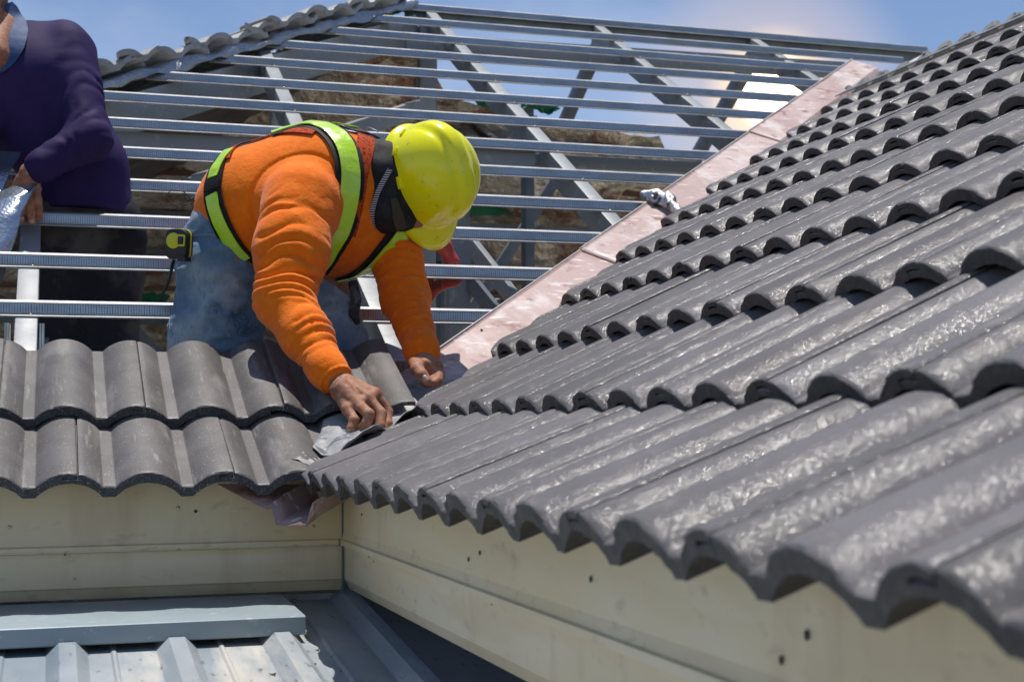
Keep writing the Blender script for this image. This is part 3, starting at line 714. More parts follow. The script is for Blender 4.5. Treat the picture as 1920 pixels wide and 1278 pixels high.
def ribbon(name, f, pts3, width, off, mt, parent, thick=.003, n=60, m=10, wv=None, puck=0, **k):
    pts3 = [np.array(p, float) for p in pts3 if p is not None]
    # catmull-rom
    Pn = [pts3[0] * 2 - pts3[1]] + pts3 + [pts3[-1] * 2 - pts3[-2]]; C_ = []; tot = len(pts3) - 1
    for i in range(n + 1):
        g_ = i / n * tot; a = min(int(g_), tot - 1); t = g_ - a; p0, p1, p2, p3 = Pn[a:a + 4]
        C_.append(.5 * (2 * p1 + (p2 - p0) * t + (2 * p0 - 5 * p1 + 4 * p2 - p3) * t * t + (-p0 + 3 * p1 - 3 * p2 + p3) * t ** 3))
    C_ = project(f, np.array(C_), off); Nn = grad(f, C_); T_ = np.gradient(C_, axis=0); T_ /= np.linalg.norm(T_, axis=1, keepdims=True)
    S_ = np.cross(T_, Nn); S_ /= np.linalg.norm(S_, axis=1, keepdims=True)
    wd = np.interp(np.linspace(0, 1, n + 1), np.linspace(0, 1, len(wv)), wv) if wv else np.ones(n + 1)
    G = np.stack([C_ + S_ * (width * wd)[:, None] * (j / m - .5) for j in range(m + 1)], 1).reshape(-1, 3)
    G = project(f, G, off); N2 = grad(f, G)
    if puck: G = G + N2 * (puck * (vn(G, 40) * 1.2 + vn(G, 16, 5.)))[:, None]
    inner = G - N2 * thick; K = n + 1; M_ = m + 1; F = []
    V = np.concatenate([G, inner]); o_ = K * M_
    def I(i, j): return i * M_ + j
    for i in range(n):
        for j in range(m):
            F.append((I(i, j), I(i, j + 1), I(i + 1, j + 1), I(i + 1, j))); F.append((o_ + I(i, j), o_ + I(i + 1, j), o_ + I(i + 1, j + 1), o_ + I(i, j + 1)))
        for j, d_ in ((0, 1), (m, -1)):
            q = (I(i, j), I(i + 1, j), o_ + I(i + 1, j), o_ + I(i, j)); F.append(q if d_ == 1 else q[::-1])
    for j in range(m):
        for i, d_ in ((0, 1), (n, -1)):
            q = (I(i, j), o_ + I(i, j), o_ + I(i, j + 1), I(i, j + 1)); F.append(q if d_ == 1 else q[::-1])
    me = bpy.data.meshes.new(name); me.from_pydata([tuple(map(float, v)) for v in V], [], F); me.shade_smooth(); sharp(me, 50)
    o = link(name, me, mt, None, **k); o.parent = parent; o.matrix_parent_inverse = parent.matrix_world.inverted(); return o

# ------------------------------------------------------------------ cloth and skin materials
def weave(sc, dist):
    def ex(t, b, L, va, nz_, cur, pn):
        w_ = t.nodes.new('ShaderNodeTexWave'); w_.inputs['Scale'].default_value = sc; w_.inputs['Distortion'].default_value = 1.5; L(va.outputs[0], w_.inputs['Vector'])
        bp = t.nodes.new('ShaderNodeBump'); bp.inputs['Strength'].default_value = .4; bp.inputs['Distance'].default_value = dist; L(w_.outputs['Fac'], bp.inputs['Height'])
        if pn: L(pn, bp.inputs['Normal'])
        L(bp.outputs[0], b.inputs['Normal'])
    return ex
M['orange'] = mat('orange_cotton', (.90, .185, .006), .85, noise=[(3, (.84, .155, .005), .4, .7), (7, (.62, .27, .12), .74, .90), (40, (.92, .22, .012), .5, .8)], bump=[(160, .5, .0018), (34, .5, .006), (11, .3, .010)], sheen=.15, spec=.1)
M['orange_mesh'] = mat('orange_red_mesh', (.48, .055, .006), .8, noise=[(130, (.10, .02, .01), .55, .62)], bump=[(130, .5, .001)], spec=.2)
M['black_mesh'] = mat('black_vest_mesh', (.018, .017, .018), .75, noise=[(120, (.16, .035, .010), .60, .68)], bump=[(120, .6, .0015)], spec=.3)
M['black'] = mat('black_binding', (.012, .011, .014), .7, bump=[(60, .3, .002)], spec=.3)
M['neon'] = mat('lime_reflective_tape', (.50, .80, .015), .30, noise=[(18, (.62, .88, .10), .45, .75)], bump=[(45, .55, .004), (130, .35, .0012)], spec=.6, coat=.5)
M['denim'] = mat('faded_blue_denim', (.12, .205, .30), .85, noise=[(3.2, (.30, .36, .41), .42, .62), (8, (.06, .12, .20), .56, .78), (150, (.17, .25, .33), .55, .75, (1, 1, .25))], bump=[(170, .4, .0012), (22, .3, .005)], sheen=.1, spec=.15)
M['navy'] = mat('navy_purple_shirt', (.024, .014, .070), .75, noise=[(4, (.032, .019, .088), .4, .7), (60, (.12, .10, .16), .86, .92)], bump=[(200, .25, .001), (9, .25, .008)], sheen=.0, spec=.15)
M['dark_trouser'] = mat('dark_work_trousers', (.022, .023, .032), .8, noise=[(5, (.075, .072, .075), .50, .72), (70, (.08, .08, .08), .86, .92)], bump=[(160, .3, .001), (12, .3, .008)], spec=.2)
M['skin'] = mat('tanned_skin', (.36, .165, .092), .6, noise=[(26, (.27, .11, .065), .42, .70), (80, (.42, .23, .15), .52, .78)], bump=[(90, .6, .0022), (260, .4, .0010), (28, .4, .004)], sss=.10, spec=.25)
M['nail'] = mat('finger_nail', (.50, .33, .27), .3)
M['gaiter'] = mat('black_neck_gaiter', (.010, .010, .011), .7, noise=[(30, (.022, .022, .023), .4, .7)], bump=[(14, .4, .010), (170, .3, .001)], spec=.3)
M['helmet'] = mat('yellow_green_hard_hat', (.95, .90, .004), .22, noise=[(3, (.90, .89, .004), .4, .7), (55, (.62, .66, .04), .70, .80)], coat=.3, spec=.5)
def stripes(t, b, L, va, nz_, cur, pn):
    w_ = t.nodes.new('ShaderNodeTexWave'); w_.inputs['Scale'].default_value = 55; w_.bands_direction = 'Z'; w_.inputs['Distortion'].default_value = .6
    tcn = t.nodes.new('ShaderNodeTexCoord'); L(tcn.outputs['Object'], w_.inputs['Vector'])
    rp = t.nodes.new('ShaderNodeValToRGB'); rp.color_ramp.elements[0].color = (.02, .018, .025, 1); rp.color_ramp.elements[1].color = (.5, .47, .5, 1); rp.color_ramp.elements[0].position = .45; rp.color_ramp.elements[1].position = .6
    L(w_.outputs['Fac'], rp.inputs[0]); L(rp.outputs[0], b.inputs['Base Color'])
M['braid'] = mat('braided_cord', (.4, .4, .4), .7, extra=stripes)
M['face_net'] = mat('olive_net_cloth', (.045, .038, .018), .7, bump=[(200, .8, .001)])

def folds(p, seed, sc, amp, st=(1, 1, 1)):
    q = p * np.array(st, np.float32); n1 = vn(q, sc, seed); n2 = vn(q, sc * 2.1, seed + 7)
    return amp * ((1 - np.abs(n1) * 3.2) * .7 + n2 * .8)
def limbfold(p, a, b, amp, lam, seed, r=.13, w0=0., w1=1.):
    a = np.asarray(a, np.float32); b = np.asarray(b, np.float32); ab = b - a; L_ = float(np.linalg.norm(ab)); ab = ab / L_
    s = (p - a) @ ab; q = p - a - s[:, None] * ab; dist = np.linalg.norm(q, axis=1)
    u = np.cross(ab, (0, 1, 0.3)); u /= np.linalg.norm(u); v = np.cross(ab, u); th = np.arctan2(q @ v, q @ u)
    ph = s / lam * PI + 1.5 * np.sin(th + seed) + 8.5 * vn(p, 6, seed) + 3.6 * vn(p, 17, seed * 2)
    am = np.clip(.50 + 2.6 * vn(p, 8, seed + 3) + 1.6 * vn(p, 19, seed + 6), .03, 1.5)
    f_ = (.62 - np.abs(np.sin(ph)) ** .75) * am
    msk = np.clip(1 - (dist - r * .6) / (r * .5), 0, 1) * np.clip((s - w0 * L_) / .04, 0, 1) * np.clip((w1 * L_ - s) / .03 + 1, 0, 1)
    return amp * f_ * msk
SKIN_K = .010
def hand(parts):
    return Blend([Cone(a, b, ra, rb) for a, b, ra, rb in parts], .0045)
def chain(pts, rr): return [(pts[i], pts[i + 1], rr[i], rr[i + 1]) for i in range(len(pts) - 1)]

# ================================================================== the kneeling worker
P1 = empty('person', tuple(Y(420, 640, .84)), label='worker in orange shirt, lime vest and yellow hard hat bending over the valley', cat='person')
bpy.context.view_layer.update()
tor_pr = [Cone(Y(492, 396, .86), Y(602, 376, .83), .176, .192), Cone(Y(600, 362, .83), Y(668, 352, .83), .160, .135), Cone(Y(610, 425, .82), Y(706, 432, .82), .132, .10)]
torso = Blend(tor_pr, .06)
RS, RE, RW = Y(566, 378, .66), Y(532, 560, .52), Y(613, 692, .34)
LS, LE, LW = Y(722, 400, .84), Y(760, 560, .74), Y(789, 655, .56)
rarm = Blend([Cone(RS, Y(545, 470, .58), .100, .088), Cone(Y(545, 470, .58), RE, .088, .068), Cone(RE, Y(575, 630, .43), .066, .056), Cone(Y(575, 630, .43), RW, .054, .040), Cone(RW, Y(622, 703, .325), .041, .040)], .03)
larm = Blend([Cone(LS, LE, .085, .060), Cone(LE, LW, .059, .043), Cone(LW, Y(793, 668, .545), .040, .038)], .03)
hemP = Y(352, 404, .86); hemQ = Y(480, 505, .80); hd_ = (hemQ - hemP); hn = np.cross(hd_, FW); hn /= np.linalg.norm(hn)
if hn @ UP > 0: hn = -hn
def shirt(p):
    hem = (p - hemP.astype(np.float32)) @ hn.astype(np.float32) - .012 + .014 * vn(p, 14, 8.)
    dt = np.maximum(torso(p), hem)
    d = smin(dt, rarm(p), .035); d = smin(d, larm(p), .03)
    d = d + limbfold(p, RS, RE, .0085, .034, 1, .14, .05, 1.1) + limbfold(p, RE, RW, .0075, .027, 4, .10, -.1, .80) + limbfold(p, LS, LE, .0075, .030, 6, .11, .1, 1.1) + limbfold(p, LE, LW, .0065, .022, 9, .09, -.1, .75)
    d = d + folds(p, 2., 5., -.006, (1, 1, 1)) * np.clip((torso(p) + .03) / -.0 + 0, 0, 0) + .010 * vn(p, 6, 3.) * (d < .05) + .009 * (np.abs(vn(p * np.array((1.5, 1, .7), np.float32), 8, 21.)) - .12) * (torso(p) < .02)
    # armhole seam crease
    sh_ = np.abs(np.linalg.norm(p - np.asarray(RS, np.float32), axis=1) - .125); d = d + .004 * np.exp(-(sh_ / .006) ** 2)
    return d
V_, F_ = polygonize(shirt, Y(330, 560, .40) - np.array((.15, .25, .30)), Y(850, 200, 1.05) + np.array((.1, .15, .1)), .0040)
np_mesh('shirt', V_, F_, M['orange'], P1)
def cuff(C, a, b, r0, r1, nm='cuff'):
    f = Blend([Cone(a, b, r0, r1)], .01)
    ax = (np.asarray(b) - np.asarray(a)); ax /= np.linalg.norm(ax)
    def g_(p):
        s = (p - np.asarray(a, np.float32)) @ ax.astype(np.float32); L_ = np.linalg.norm(np.asarray(b) - np.asarray(a))
        return np.maximum(np.maximum(f(p) + .0007 * np.sin(s * 900), s - L_), -s)
    lo = np.minimum(a, b) - .06; hi = np.maximum(a, b) + .06; v, f2 = polygonize(g_, lo, hi, .0032)
    np_mesh(nm, v, f2, M[C], P1 if C == 'orange' else P2)
cuff('orange', Y(604, 680, .355), Y(631, 714, .312), .046, .041)
cuff('orange', Y(785, 645, .575), Y(795, 676, .535), .042, .037)
# jeans
jp = [Cone(Y(452, 450, .88), Y(560, 470, .90), .142, .125), Cone(Y(420, 500, .87), Y(403, 640, .85), .128, .116), Cone(Y(403, 640, .85), Y(395, 780, .86), .114, .09),
      Cone(Y(590, 510, .88), Y(626, 640, .87), .100, .082), Cone(Y(626, 640, .87), Y(632, 780, .88), .082, .07)]
jb = Blend(jp, .03)
def jeans(p):
    d = jb(p); q = p * np.array((1, 1, 1.6), np.float32)
    d = d + .026 * (np.abs(vn(q, 5.5, 4.)) - .16) + .024 * (np.abs(vn(q, 10.5, 9.)) - .15) + .018 * (np.abs(vn(q, 21, 3.)) - .15) + .002 * vn(q, 30, 2.)
    d = d + limbfold(p, Y(420, 480, .87), Y(403, 650, .85), .0085, .050, 3, .17, -.2, 1.1) + limbfold(p, Y(590, 510, .88), Y(626, 650, .87), .006, .045, 5, .14, -.2, 1.1)
    return np.maximum(d, -((p - hemP.astype(np.float32)) @ hn.astype(np.float32)) - .09)
V_, F_ = polygonize(jeans, Y(300, 800, .66) - np.array((.05, .1, .02)), Y(700, 380, 1.10) + np.array((.02, .1, .02)), .0058)
np_mesh('jeans', V_, F_, M['denim'], P1)
# body (continuous, under the clothes) + hands
HC = Y(795, 338, .77)
head = [Ell(HC, (.080, .075, .092)), Cone(Y(700, 350, .82), Y(760, 345, .79), .062, .066), Cone(Y(762, 400, .74), Y(775, 405, .73), .045, .04), Cone(Y(780, 400, .76), Y(782, 404, .755), .018, .012)]
bodyf = Blend(head + [Cone(c.a, c.b, c.ra - .014, c.rb - .014) for c in tor_pr] + [Cone(RS, RE, .06, .045), Cone(RE, RW, .045, .028), Cone(LS, LE, .06, .045), Cone(LE, LW, .045, .026)] + [Cone(c.a, c.b, c.ra - .016, c.rb - .016) for c in jp]
              + [Cone(Y(395, 780, .86), (-.02, .92, -.30), .06, .045), Cone((-.02, .92, -.33), (.14, .86, -.37), .04, .035), Cone(Y(632, 780, .88), (.30, .95, -.30), .06, .045), Cone((.30, .95, -.33), (.46, .89, -.37), .04, .035)], .03)
Vb, Fb = polygonize(bodyf, np.array((-.35, .30, -.42)), np.array((.70, 1.15, .95)), .011)
W1 = Y(627, 708, .315)
hp = [(Y(618, 696, .33), W1, .033, .027)]
kn = [Y(652, 768, .228), Y(672, 758, .224), Y(691, 747, .234), Y(704, 738, .262)]
for k_ in kn: hp.append((W1, k_, .023, .0135))
hp += [(kn[i], kn[i + 1], .0130, .0130) for i in range(3)] + [(Y(640, 732, .27), kn[1], .026, .0145), (Y(645, 732, .28), kn[3], .024, .0145)]
hp += chain([kn[0], Y(664, 788, .196), Y(658, 804, .190), Y(651, 817, .194)], [.0125, .0112, .0098, .0082])
hp += chain([kn[1], Y(692, 776, .178), Y(687, 794, .176), Y(675, 805, .192)], [.0130, .0120, .0104, .0088])
hp += chain([kn[2], Y(715, 775, .205), Y(713, 798, .186), Y(701, 819, .190)], [.0130, .0122, .0106, .0090])
hp += chain([kn[3], Y(727, 772, .250), Y(728, 794, .228), Y(718, 814, .215)], [.0125, .0115, .0100, .0086])
hp += chain([Y(664, 738, .31), Y(690, 768, .275), Y(698, 790, .245), Y(697, 808, .220)], [.018, .0140, .0120, .0100])
hf = hand(hp)
def skinf(f, seed): return lambda p: f(p) + .0010 * vn(p, 90, seed) + .0016 * vn(p, 38, seed + 4)
Vh, Fh = polygonize(skinf(hf, 1.), Y(640, 830, .20) - np.array((.12, .10, .06)), Y(690, 690, .33) + np.array((.10, .06, .06)), .0020)
lw = Y(792, 664, 0.540)
lk = [Y(786, 690, 0.495), Y(797, 684, 0.495), Y(809, 684, 0.500), Y(818, 688, 0.510)]
lp = [(Y(788, 650, 0.560), lw, .032, .028)] + [(lw, k_, .022, .0155) for k_ in lk] + [(lk[i], lk[i + 1], .0155, .0155) for i in range(3)] + [(lk[0], lk[3], .018, .018)]
lp += chain([Y(778, 680, 0.520), Y(782, 692, 0.480), Y(792, 703, 0.455), Y(800, 713, 0.445)], [.017, .0155, .0140, .0118])
lp += chain([lk[3], Y(823, 703, 0.485), Y(820, 714, 0.460), Y(812, 718, 0.445)], [.0150, .0138, .0122, .0108])
lp += chain([lk[2], Y(815, 705, 0.490), Y(812, 714, 0.470), Y(806, 719, 0.460)], [.0145, .0135, .012, .0108])
lp += chain([lk[1], Y(806, 706, 0.500), Y(804, 714, 0.480), Y(800, 718, 0.470)], [.0140, .013, .012, .0108])
lp += chain([lk[0], Y(797, 706, 0.510), Y(796, 713, 0.490), Y(795, 716, 0.480)], [.0130, .0125, .0115, .0105])
lf = hand(lp)
Vl, Fl = polygonize(skinf(lf, 5.), Y(780, 730, .40) - np.array((.05, .04, .03)), Y(820, 640, .60) + np.array((.05, .05, .04)), .0021)
n1, n2 = len(Vb), len(Vb) + len(Vh)
np_mesh('body', np.concatenate([Vb, Vh, Vl]), np.concatenate([Fb, Fh + n1, Fl + n2]), M['skin'], P1)
def nail(c, nrm, ax, w_, l_, par):
    c, nrm, ax = (np.array(v, float) for v in (c, nrm, ax)); nrm /= np.linalg.norm(nrm); ax = ax - nrm * (ax @ nrm); ax /= np.linalg.norm(ax); s_ = np.cross(ax, nrm)
    V = []; F = []
    for i in range(7):
        for j in range(7):
            a = (i / 6 - .5) * 2; b = (j / 6 - .5) * 2; e = math.sqrt(max(0, 1 - abs(b) ** 3 * .7)); V.append(c + s_ * a * w_ * e + ax * b * l_ - nrm * (a * a) * w_ * .35)
    for i in range(6):
        for j in range(6): F.append((i * 7 + j, i * 7 + j + 1, (i + 1) * 7 + j + 1, (i + 1) * 7 + j))
    o = mk('nail', V, F, M['nail'], None, smooth=True); o.parent = par; o.matrix_parent_inverse = par.matrix_world.inverted()
def nail_at(f, px, py, axpx, w_, l_, par):
    c = march(f, px, py)
    if c is None: return
    g_ = grad(f, c[None])[0]; ax = Y(px + axpx[0], py + axpx[1], c[1]) - Y(px, py, c[1]); nail(c + g_ * .0008, g_, ax, w_, l_, par)
nail_at(lf, 797, 709, (8, 9), .0075, .0085, P1)
nail_at(hf, 653, 808, (-4, 8), .005, .0065, P1)
nail_at(hf, 702, 811, (-6, 8), .005, .0065, P1)
M['seam'] = mat('denim_seam', (.20, .26, .32), .8)
jf = lambda p: jeans(p)
ribbon('side_seam', jf, [march(jf, *q) for q in ((352, 420), (338, 480), (326, 550), (322, 630))], .006, .0015, M['seam'], P1, n=50, m=3)
ribbon('pocket_seam', jf, [march(jf, *q) for q in ((352, 441), (372, 441), (396, 440), (420, 446))], .005, .0015, M['seam'], P1, n=20, m=3)
# neck gaiter and its braid
gp = [Cone(Y(722, 340, .765), Y(768, 345, .77), .112, .108), Cone(Y(718, 392, .715), Y(757, 392, .735), .064, .060), Cone(Y(757, 396, .775), Y(790, 404, .785), .058, .050)]
gb = Blend(gp, .03)
def gait(p): return gb(p) + .014 * (np.abs(vn(p * np.array((1.6, 1, .8), np.float32), 13, 6.)) - .15) + .004 * vn(p, 34, 1.)
V_, F_ = polygonize(gait, Y(640, 470, .62) - .03, Y(800, 230, .95) + .03, .0050)
np_mesh('neck_gaiter', V_, F_, M['gaiter'], P1)
ribbon('braid_trim', gait, [march(gait, *q) for q in ((731, 318), (716, 345), (703, 380), (698, 408), (703, 432))], .013, .004, M['braid'], P1, n=40, m=5)
ribbon('net_panel', gait, [march(gait, *q) for q in ((737, 372), (745, 405), (752, 430))], .034, .003, M['face_net'], P1, n=20, m=8, wv=[.5, 1, .8])
# vest
tf = lambda p: torso(p) + .010 * vn(p, 6, 3.)
mp_ = lambda pts: [march(tf, *q) for q in pts]
main = [(505, 236), (560, 232), (606, 240), (640, 268), (655, 315), (652, 370), (638, 425), (612, 472), (588, 505)]
ribbon('vest_binding', tf, mp_(main), .080, .007, M['black'], P1, n=80)
ribbon('reflective_tape', tf, mp_(main), .052, .012, M['neon'], P1, n=80, puck=.004)
ribbon('vest_mesh', tf, mp_([(640, 232), (690, 250), (735, 268)]), .085, .0085, M['black_mesh'], P1, puck=.005)
ribbon('vest_mesh', tf, mp_([(686, 258), (676, 310), (664, 380), (650, 440)]), .048, .0065, M['orange_mesh'], P1, puck=.002)
ribbon('reflective_tape', tf, mp_([(625, 226), (645, 229), (668, 238)]), .030, .013, M['neon'], P1, n=20)
ches = [(756, 432), (735, 462), (702, 492), (664, 514), (630, 524)]
ribbon('vest_binding', tf, mp_(ches), .086, .007, M['black'], P1)
ribbon('reflective_tape', tf, mp_(ches), .052, .012, M['neon'], P1, puck=.003)
side1 = [(432, 284), (414, 306), (402, 334)]; side2 = [(400, 366), (408, 400), (428, 442), (460, 484)]
ribbon('vest_binding', tf, mp_([(560, 240), (500, 246), (450, 266), (420, 292), (402, 330), (400, 370), (412, 412), (436, 458), (475, 500)]), .062, .006, M['black'], P1, n=80, wv=[.35, .35, .4, .9, 1, 1, 1, 1, 1])
ribbon('reflective_tape', tf, mp_(side1), .036, .011, M['neon'], P1, n=24, puck=.003)
ribbon('reflective_tape', tf, mp_(side2), .038, .011, M['neon'], P1, n=40, puck=.003)
ribbon('strap_buckle', tf, mp_([(403, 340), (402, 358)]), .050, .015, M['black'], P1, n=8)
ribbon('vest_mesh', tf, mp_([(425, 300), (450, 272), (520, 252), (590, 250)]), .026, .0062, M['orange_mesh'], P1)
ribbon('shirt_label', tf, mp_([(688, 252), (700, 258)]), .018, .020, mat('grey_label', (.45, .45, .5), .6), P1, n=6, m=3)
# hard hat
kx = .66 * RT + .15 * UP + .73 * (-FW); kx /= np.linalg.norm(kx)
fx = -UP * .93 + RT * .36; fx -= kx * (fx @ kx); fx /= np.linalg.norm(fx); sx = np.cross(kx, fx)
H0_ = Y(796, 332, .73)
def hat_pt(phi, t):
    c, s_ = math.cos(phi), math.sin(phi); e = math.cos(t * PI / 2) ** .62; hh = math.sin(t * PI / 2) ** .95
    a, b = .136, .116; x = a * c * e; y_ = b * s_ * e; z = .156 * hh
    rg = math.exp(-(y_ / .026) ** 6) * .0075 * min(1, t * 3); gr = (math.exp(-((abs(y_) - .037) / .008) ** 2)) * .0030 * min(1, t * 3) * (1 if t < .9 else 0)
    k_ = 1 + (rg - gr * .6) / .13
    return x * k_, y_ * k_, z * k_
V = []; F = []; nphi, nt_ = 96, 28
rim = [(.018, -.016), (.012, -.010), (.004, -.004)]
for (o_, dz) in rim:
    for i in range(nphi):
        phi = 2 * PI * i / nphi; x, y_, z = hat_pt(phi, 0); fr = max(0, math.cos(phi)) ** .75
        k_ = o_ / .018; ox = (o_ * .7 + .044 * fr * k_); V.append(H0_ + fx * (x + ox * (.45 + .55 * math.cos(phi) if fr > 0 else math.cos(phi))) + sx * (y_ + o_ * .7 * math.sin(phi)) + kx * (dz - .016 * fr * k_))
for j in range(nt_ + 1):
    t = (j / nt_) ** 1.0 * .985
    for i in range(nphi):
        x, y_, z = hat_pt(2 * PI * i / nphi, t); V.append(H0_ + fx * x + sx * y_ + kx * z)
R_ = len(rim) + nt_ + 1
for j in range(R_ - 1):
    for i in range(nphi): F.append((j * nphi + i, j * nphi + (i + 1) % nphi, (j + 1) * nphi + (i + 1) % nphi, (j + 1) * nphi + i))
V.append(H0_ + kx * (.152 * 1.07)); tp = len(V) - 1
F += [((R_ - 1) * nphi + i, (R_ - 1) * nphi + (i + 1) % nphi, tp) for i in range(nphi)]
hat = mk('hard_hat', V, F, M['helmet'], None, smooth=True); hat.parent = P1; hat.matrix_parent_inverse = P1.matrix_world.inverted()
md = hat.modifiers.new('s', 'SOLIDIFY'); md.thickness = .003; md.offset = -1
bpy.context.view_layer.update()
for (phi, w_, h_) in ((PI * .5 * 1, .016, .020), (PI * .70, .010, .016), (PI * .86, .010, .010)):
    best = None
    for sgn in (1, -1):
        x, y_, z = hat_pt(sgn * phi, .10); p = H0_ + fx * x + sx * y_ + kx * z
        if best is None or (p - CAM) @ FW < (best[0] - CAM) @ FW: best = (p, sgn)
    p, sgn = best; nn_ = fx * math.cos(phi) / .132 + sx * sgn * math.sin(phi) / .110; nn_ /= np.linalg.norm(nn_); tt = np.cross(kx, nn_)
    o = MB().prism([(-h_ / 2, -.004), (h_ / 2, -.004), (h_ / 2, .005), (-h_ / 2, .004)], p - tt * w_, p + tt * w_, kx, nn_).build('accessory_slot', M['helmet'], None, bevel=.0015)
    o.parent = hat; o.matrix_parent_inverse = hat.matrix_world.inverted()
# things he carries
bpy.context.view_layer.update()
tm = empty('tape_measure', tuple(Y(336, 458, .76)), label='black and yellow tape measure clipped to the kneeling worker\'s jeans pocket', cat='tape measure')
bpy.context.view_layer.update()
M['yellow_pl'] = mat('yellow_plastic', (.62, .60, .02), .35); M['black_pl'] = mat('black_rubber', (.018, .018, .02), .5, bump=[(200, .3, .001)])
tmf = np.array(Y(336, 458, .76)); ta = np.array((.80, -.58, -.10)); ta /= np.linalg.norm(ta); tu = np.array((-.12, 0, 1.)); tu -= ta * (tu @ ta); tu /= np.linalg.norm(tu); tn = np.cross(ta, tu)
if tn @ FW > 0: tn = -tn
def rrect(w_, h_, r, n=5):
    o_ = []
    for cx, cy, a0 in ((w_ - r, h_ - r, 0), (-w_ + r, h_ - r, PI / 2), (-w_ + r, -h_ + r, PI), (w_ - r, -h_ + r, 1.5 * PI)):
        o_ += [(cx + r * math.cos(a0 + PI / 2 * i / n), cy + r * math.sin(a0 + PI / 2 * i / n)) for i in range(n + 1)]
    return o_
def tpart(nm, prof, d0, d1, mt, off=(0, 0), bev=.0015):
    c = tmf + ta * off[0] + tu * off[1]; o = MB().prism(prof, c + tn * d0, c + tn * d1, ta, tu).build(nm, mt, None, bevel=bev); o.parent = tm; o.matrix_parent_inverse = tm.matrix_world.inverted()
tpart('case', rrect(.030, .038, .018), -.018, .018, M['black_pl'], bev=.003)
tpart('yellow_edge', rrect(.0315, .0395, .019), -.008, -.002, M['yellow_pl'])
tpart('side_disc', rrect(.020, .020, .0199), .016, .0205, M['yellow_pl'], (-.006, .008))
tpart('thumb_lock', rrect(.007, .010, .003), .018, .024, M['black_pl'], (.016, .010))
tpart('yellow_frame', rrect(.011, .015, .004), .017, .0195, M['yellow_pl'], (.016, .010))
tpart('tape_mouth', rrect(.011, .006, .002), -.010, .020, M['black_pl'], (.020, -.036))
MB().tube([Y(326, 486, .78), Y(318, 520, .78), Y(308, 545, .78), Y(299, 562, .79)], [.0045, .005, .004, .002], 6).build('strap', M['black_pl'], None, smooth=True, label='thin black wrist strap dangling below the tape measure', cat='strap')
tw = MB().tube([Y(366, 378, .80), Y(345, 360, .78), Y(322, 355, .78), Y(312, 366, .78), Y(318, 378, .78), Y(338, 388, .78), Y(358, 380, .80)], .0014, 6).tube([Y(362, 372, .79), Y(350, 375, .79), Y(342, 362, .79), Y(352, 366, .79)], .0022, 6)
M['wire'] = mat('rusty_wire', (.10, .075, .06), .6, .3); tw.build('tie_wire', M['wire'], None, smooth=True, label='bent rusty tie wire poking out behind the kneeling worker\'s back', cat='wire')
ribf = lambda p: jb(p)
o = MB().tube([Y(661, 528, .80), Y(668, 560, .79), Y(664, 590, .79), Y(670, 606, .80)], [.013, .015, .014, .009], 8).build('glove', mat('dark_glove', (.05, .052, .055), .8, noise=[(30, (.14, .15, .15), .5, .7)], bump=[(40, .6, .005)]), None, smooth=True, label='rolled dark work glove hanging at the kneeling worker\'s far hip', cat='glove')

# ================================================================== the standing worker
P2 = empty('person', tuple(Y(150, 640, 1.7)), label='standing worker in dark navy long-sleeved shirt at the left edge, hand on a batten', cat='person')
bpy.context.view_layer.update()
D = 1.72
t2 = [Cone(Y(52, 165, D), Y(142, 320, D), .192, .150), Cone(Y(142, 320, D), Y(168, 500, D), .150, .158), Cone(Y(35, 98, D), Y(112, 92, D), .095, .088)]
S2, E2, W2 = Y(122, 100, D - .05), Y(166, 262, 1.50), Y(78, 312, 1.45)
a2 = [Cone(S2, E2, .090, .060), Cone(E2, W2, .058, .045), Cone(Y(0, 110, D), Y(-60, 260, 1.6), .09, .065), Cone(Y(-60, 260, 1.6), Y(-40, 340, 1.45), .06, .045)]
b2 = Blend(t2 + a2, .035); hz = Y(200, 404, D)[2]
def shirt2(p):
    d = b2(p) + limbfold(p, S2, E2, .0085, .060, 2, .14, .1, 1.1) + limbfold(p, E2, W2, .0090, .040, 5, .10, 0, .85)
    q = p * np.array((1.3, 1, .55), np.float32); d = d + .030 * (np.abs(vn(q, 5.5, 11.)) - .15) + .014 * (np.abs(vn(q, 12, 2.)) - .15)
    return np.maximum(d, hz + .012 * vn(p, 9, 3.) - p[:, 2])
V_, F_ = polygonize(shirt2, Y(-110, 420, 1.35) - .1, Y(280, 0, 1.95) + .1, .0075)
np_mesh('shirt', V_, F_, M['navy'], P2)
cuff('navy', Y(84, 310, 1.455), Y(58, 322, 1.46), .049, .040)
tr = [Cone(Y(120, 420, D), Y(190, 420, D), .135, .122), Cone(Y(118, 450, D), Y(120, 700, D + .02), .105, .085), Cone(Y(214, 450, D), Y(210, 700, D), .098, .078)]
tb = Blend(tr, .03)
V_, F_ = polygonize(lambda p: tb(p) + .016 * (np.abs(vn(p, 8, 5.)) - .15) + .008 * (np.abs(vn(p, 17, 8.)) - .15), Y(20, 730, 1.6) - .08, Y(300, 380, 1.9) + .08, .009)
np_mesh('trousers', V_, F_, M['dark_trouser'], P2)
HB = Y(-32, -34, D - .05)
hh2 = [Ell(HB, (.076, .095, .112)), Ell(HB + (0, -.035, -.060), (.052, .060, .055)), Cone(Y(-2, 88, D), Y(-24, 10, D - .01), .066, .060), Cone(HB + (0, -.092, .010), HB + (0, -.110, -.022), .008, .014),
       Cone(HB + (-.035, -.078, .030), HB + (.035, -.078, .030), .014, .014), Cone(HB + (-.018, -.094, -.050), HB + (.018, -.094, -.050), .009, .009), Ell(HB + (.078, .005, -.005), (.010, .020, .030)), Ell(HB + (-.078, .005, -.005), (.010, .020, .030)),
       Cone(Y(0, 60, D - .05), Y(-14, 108, D - .15), .066, .060)]
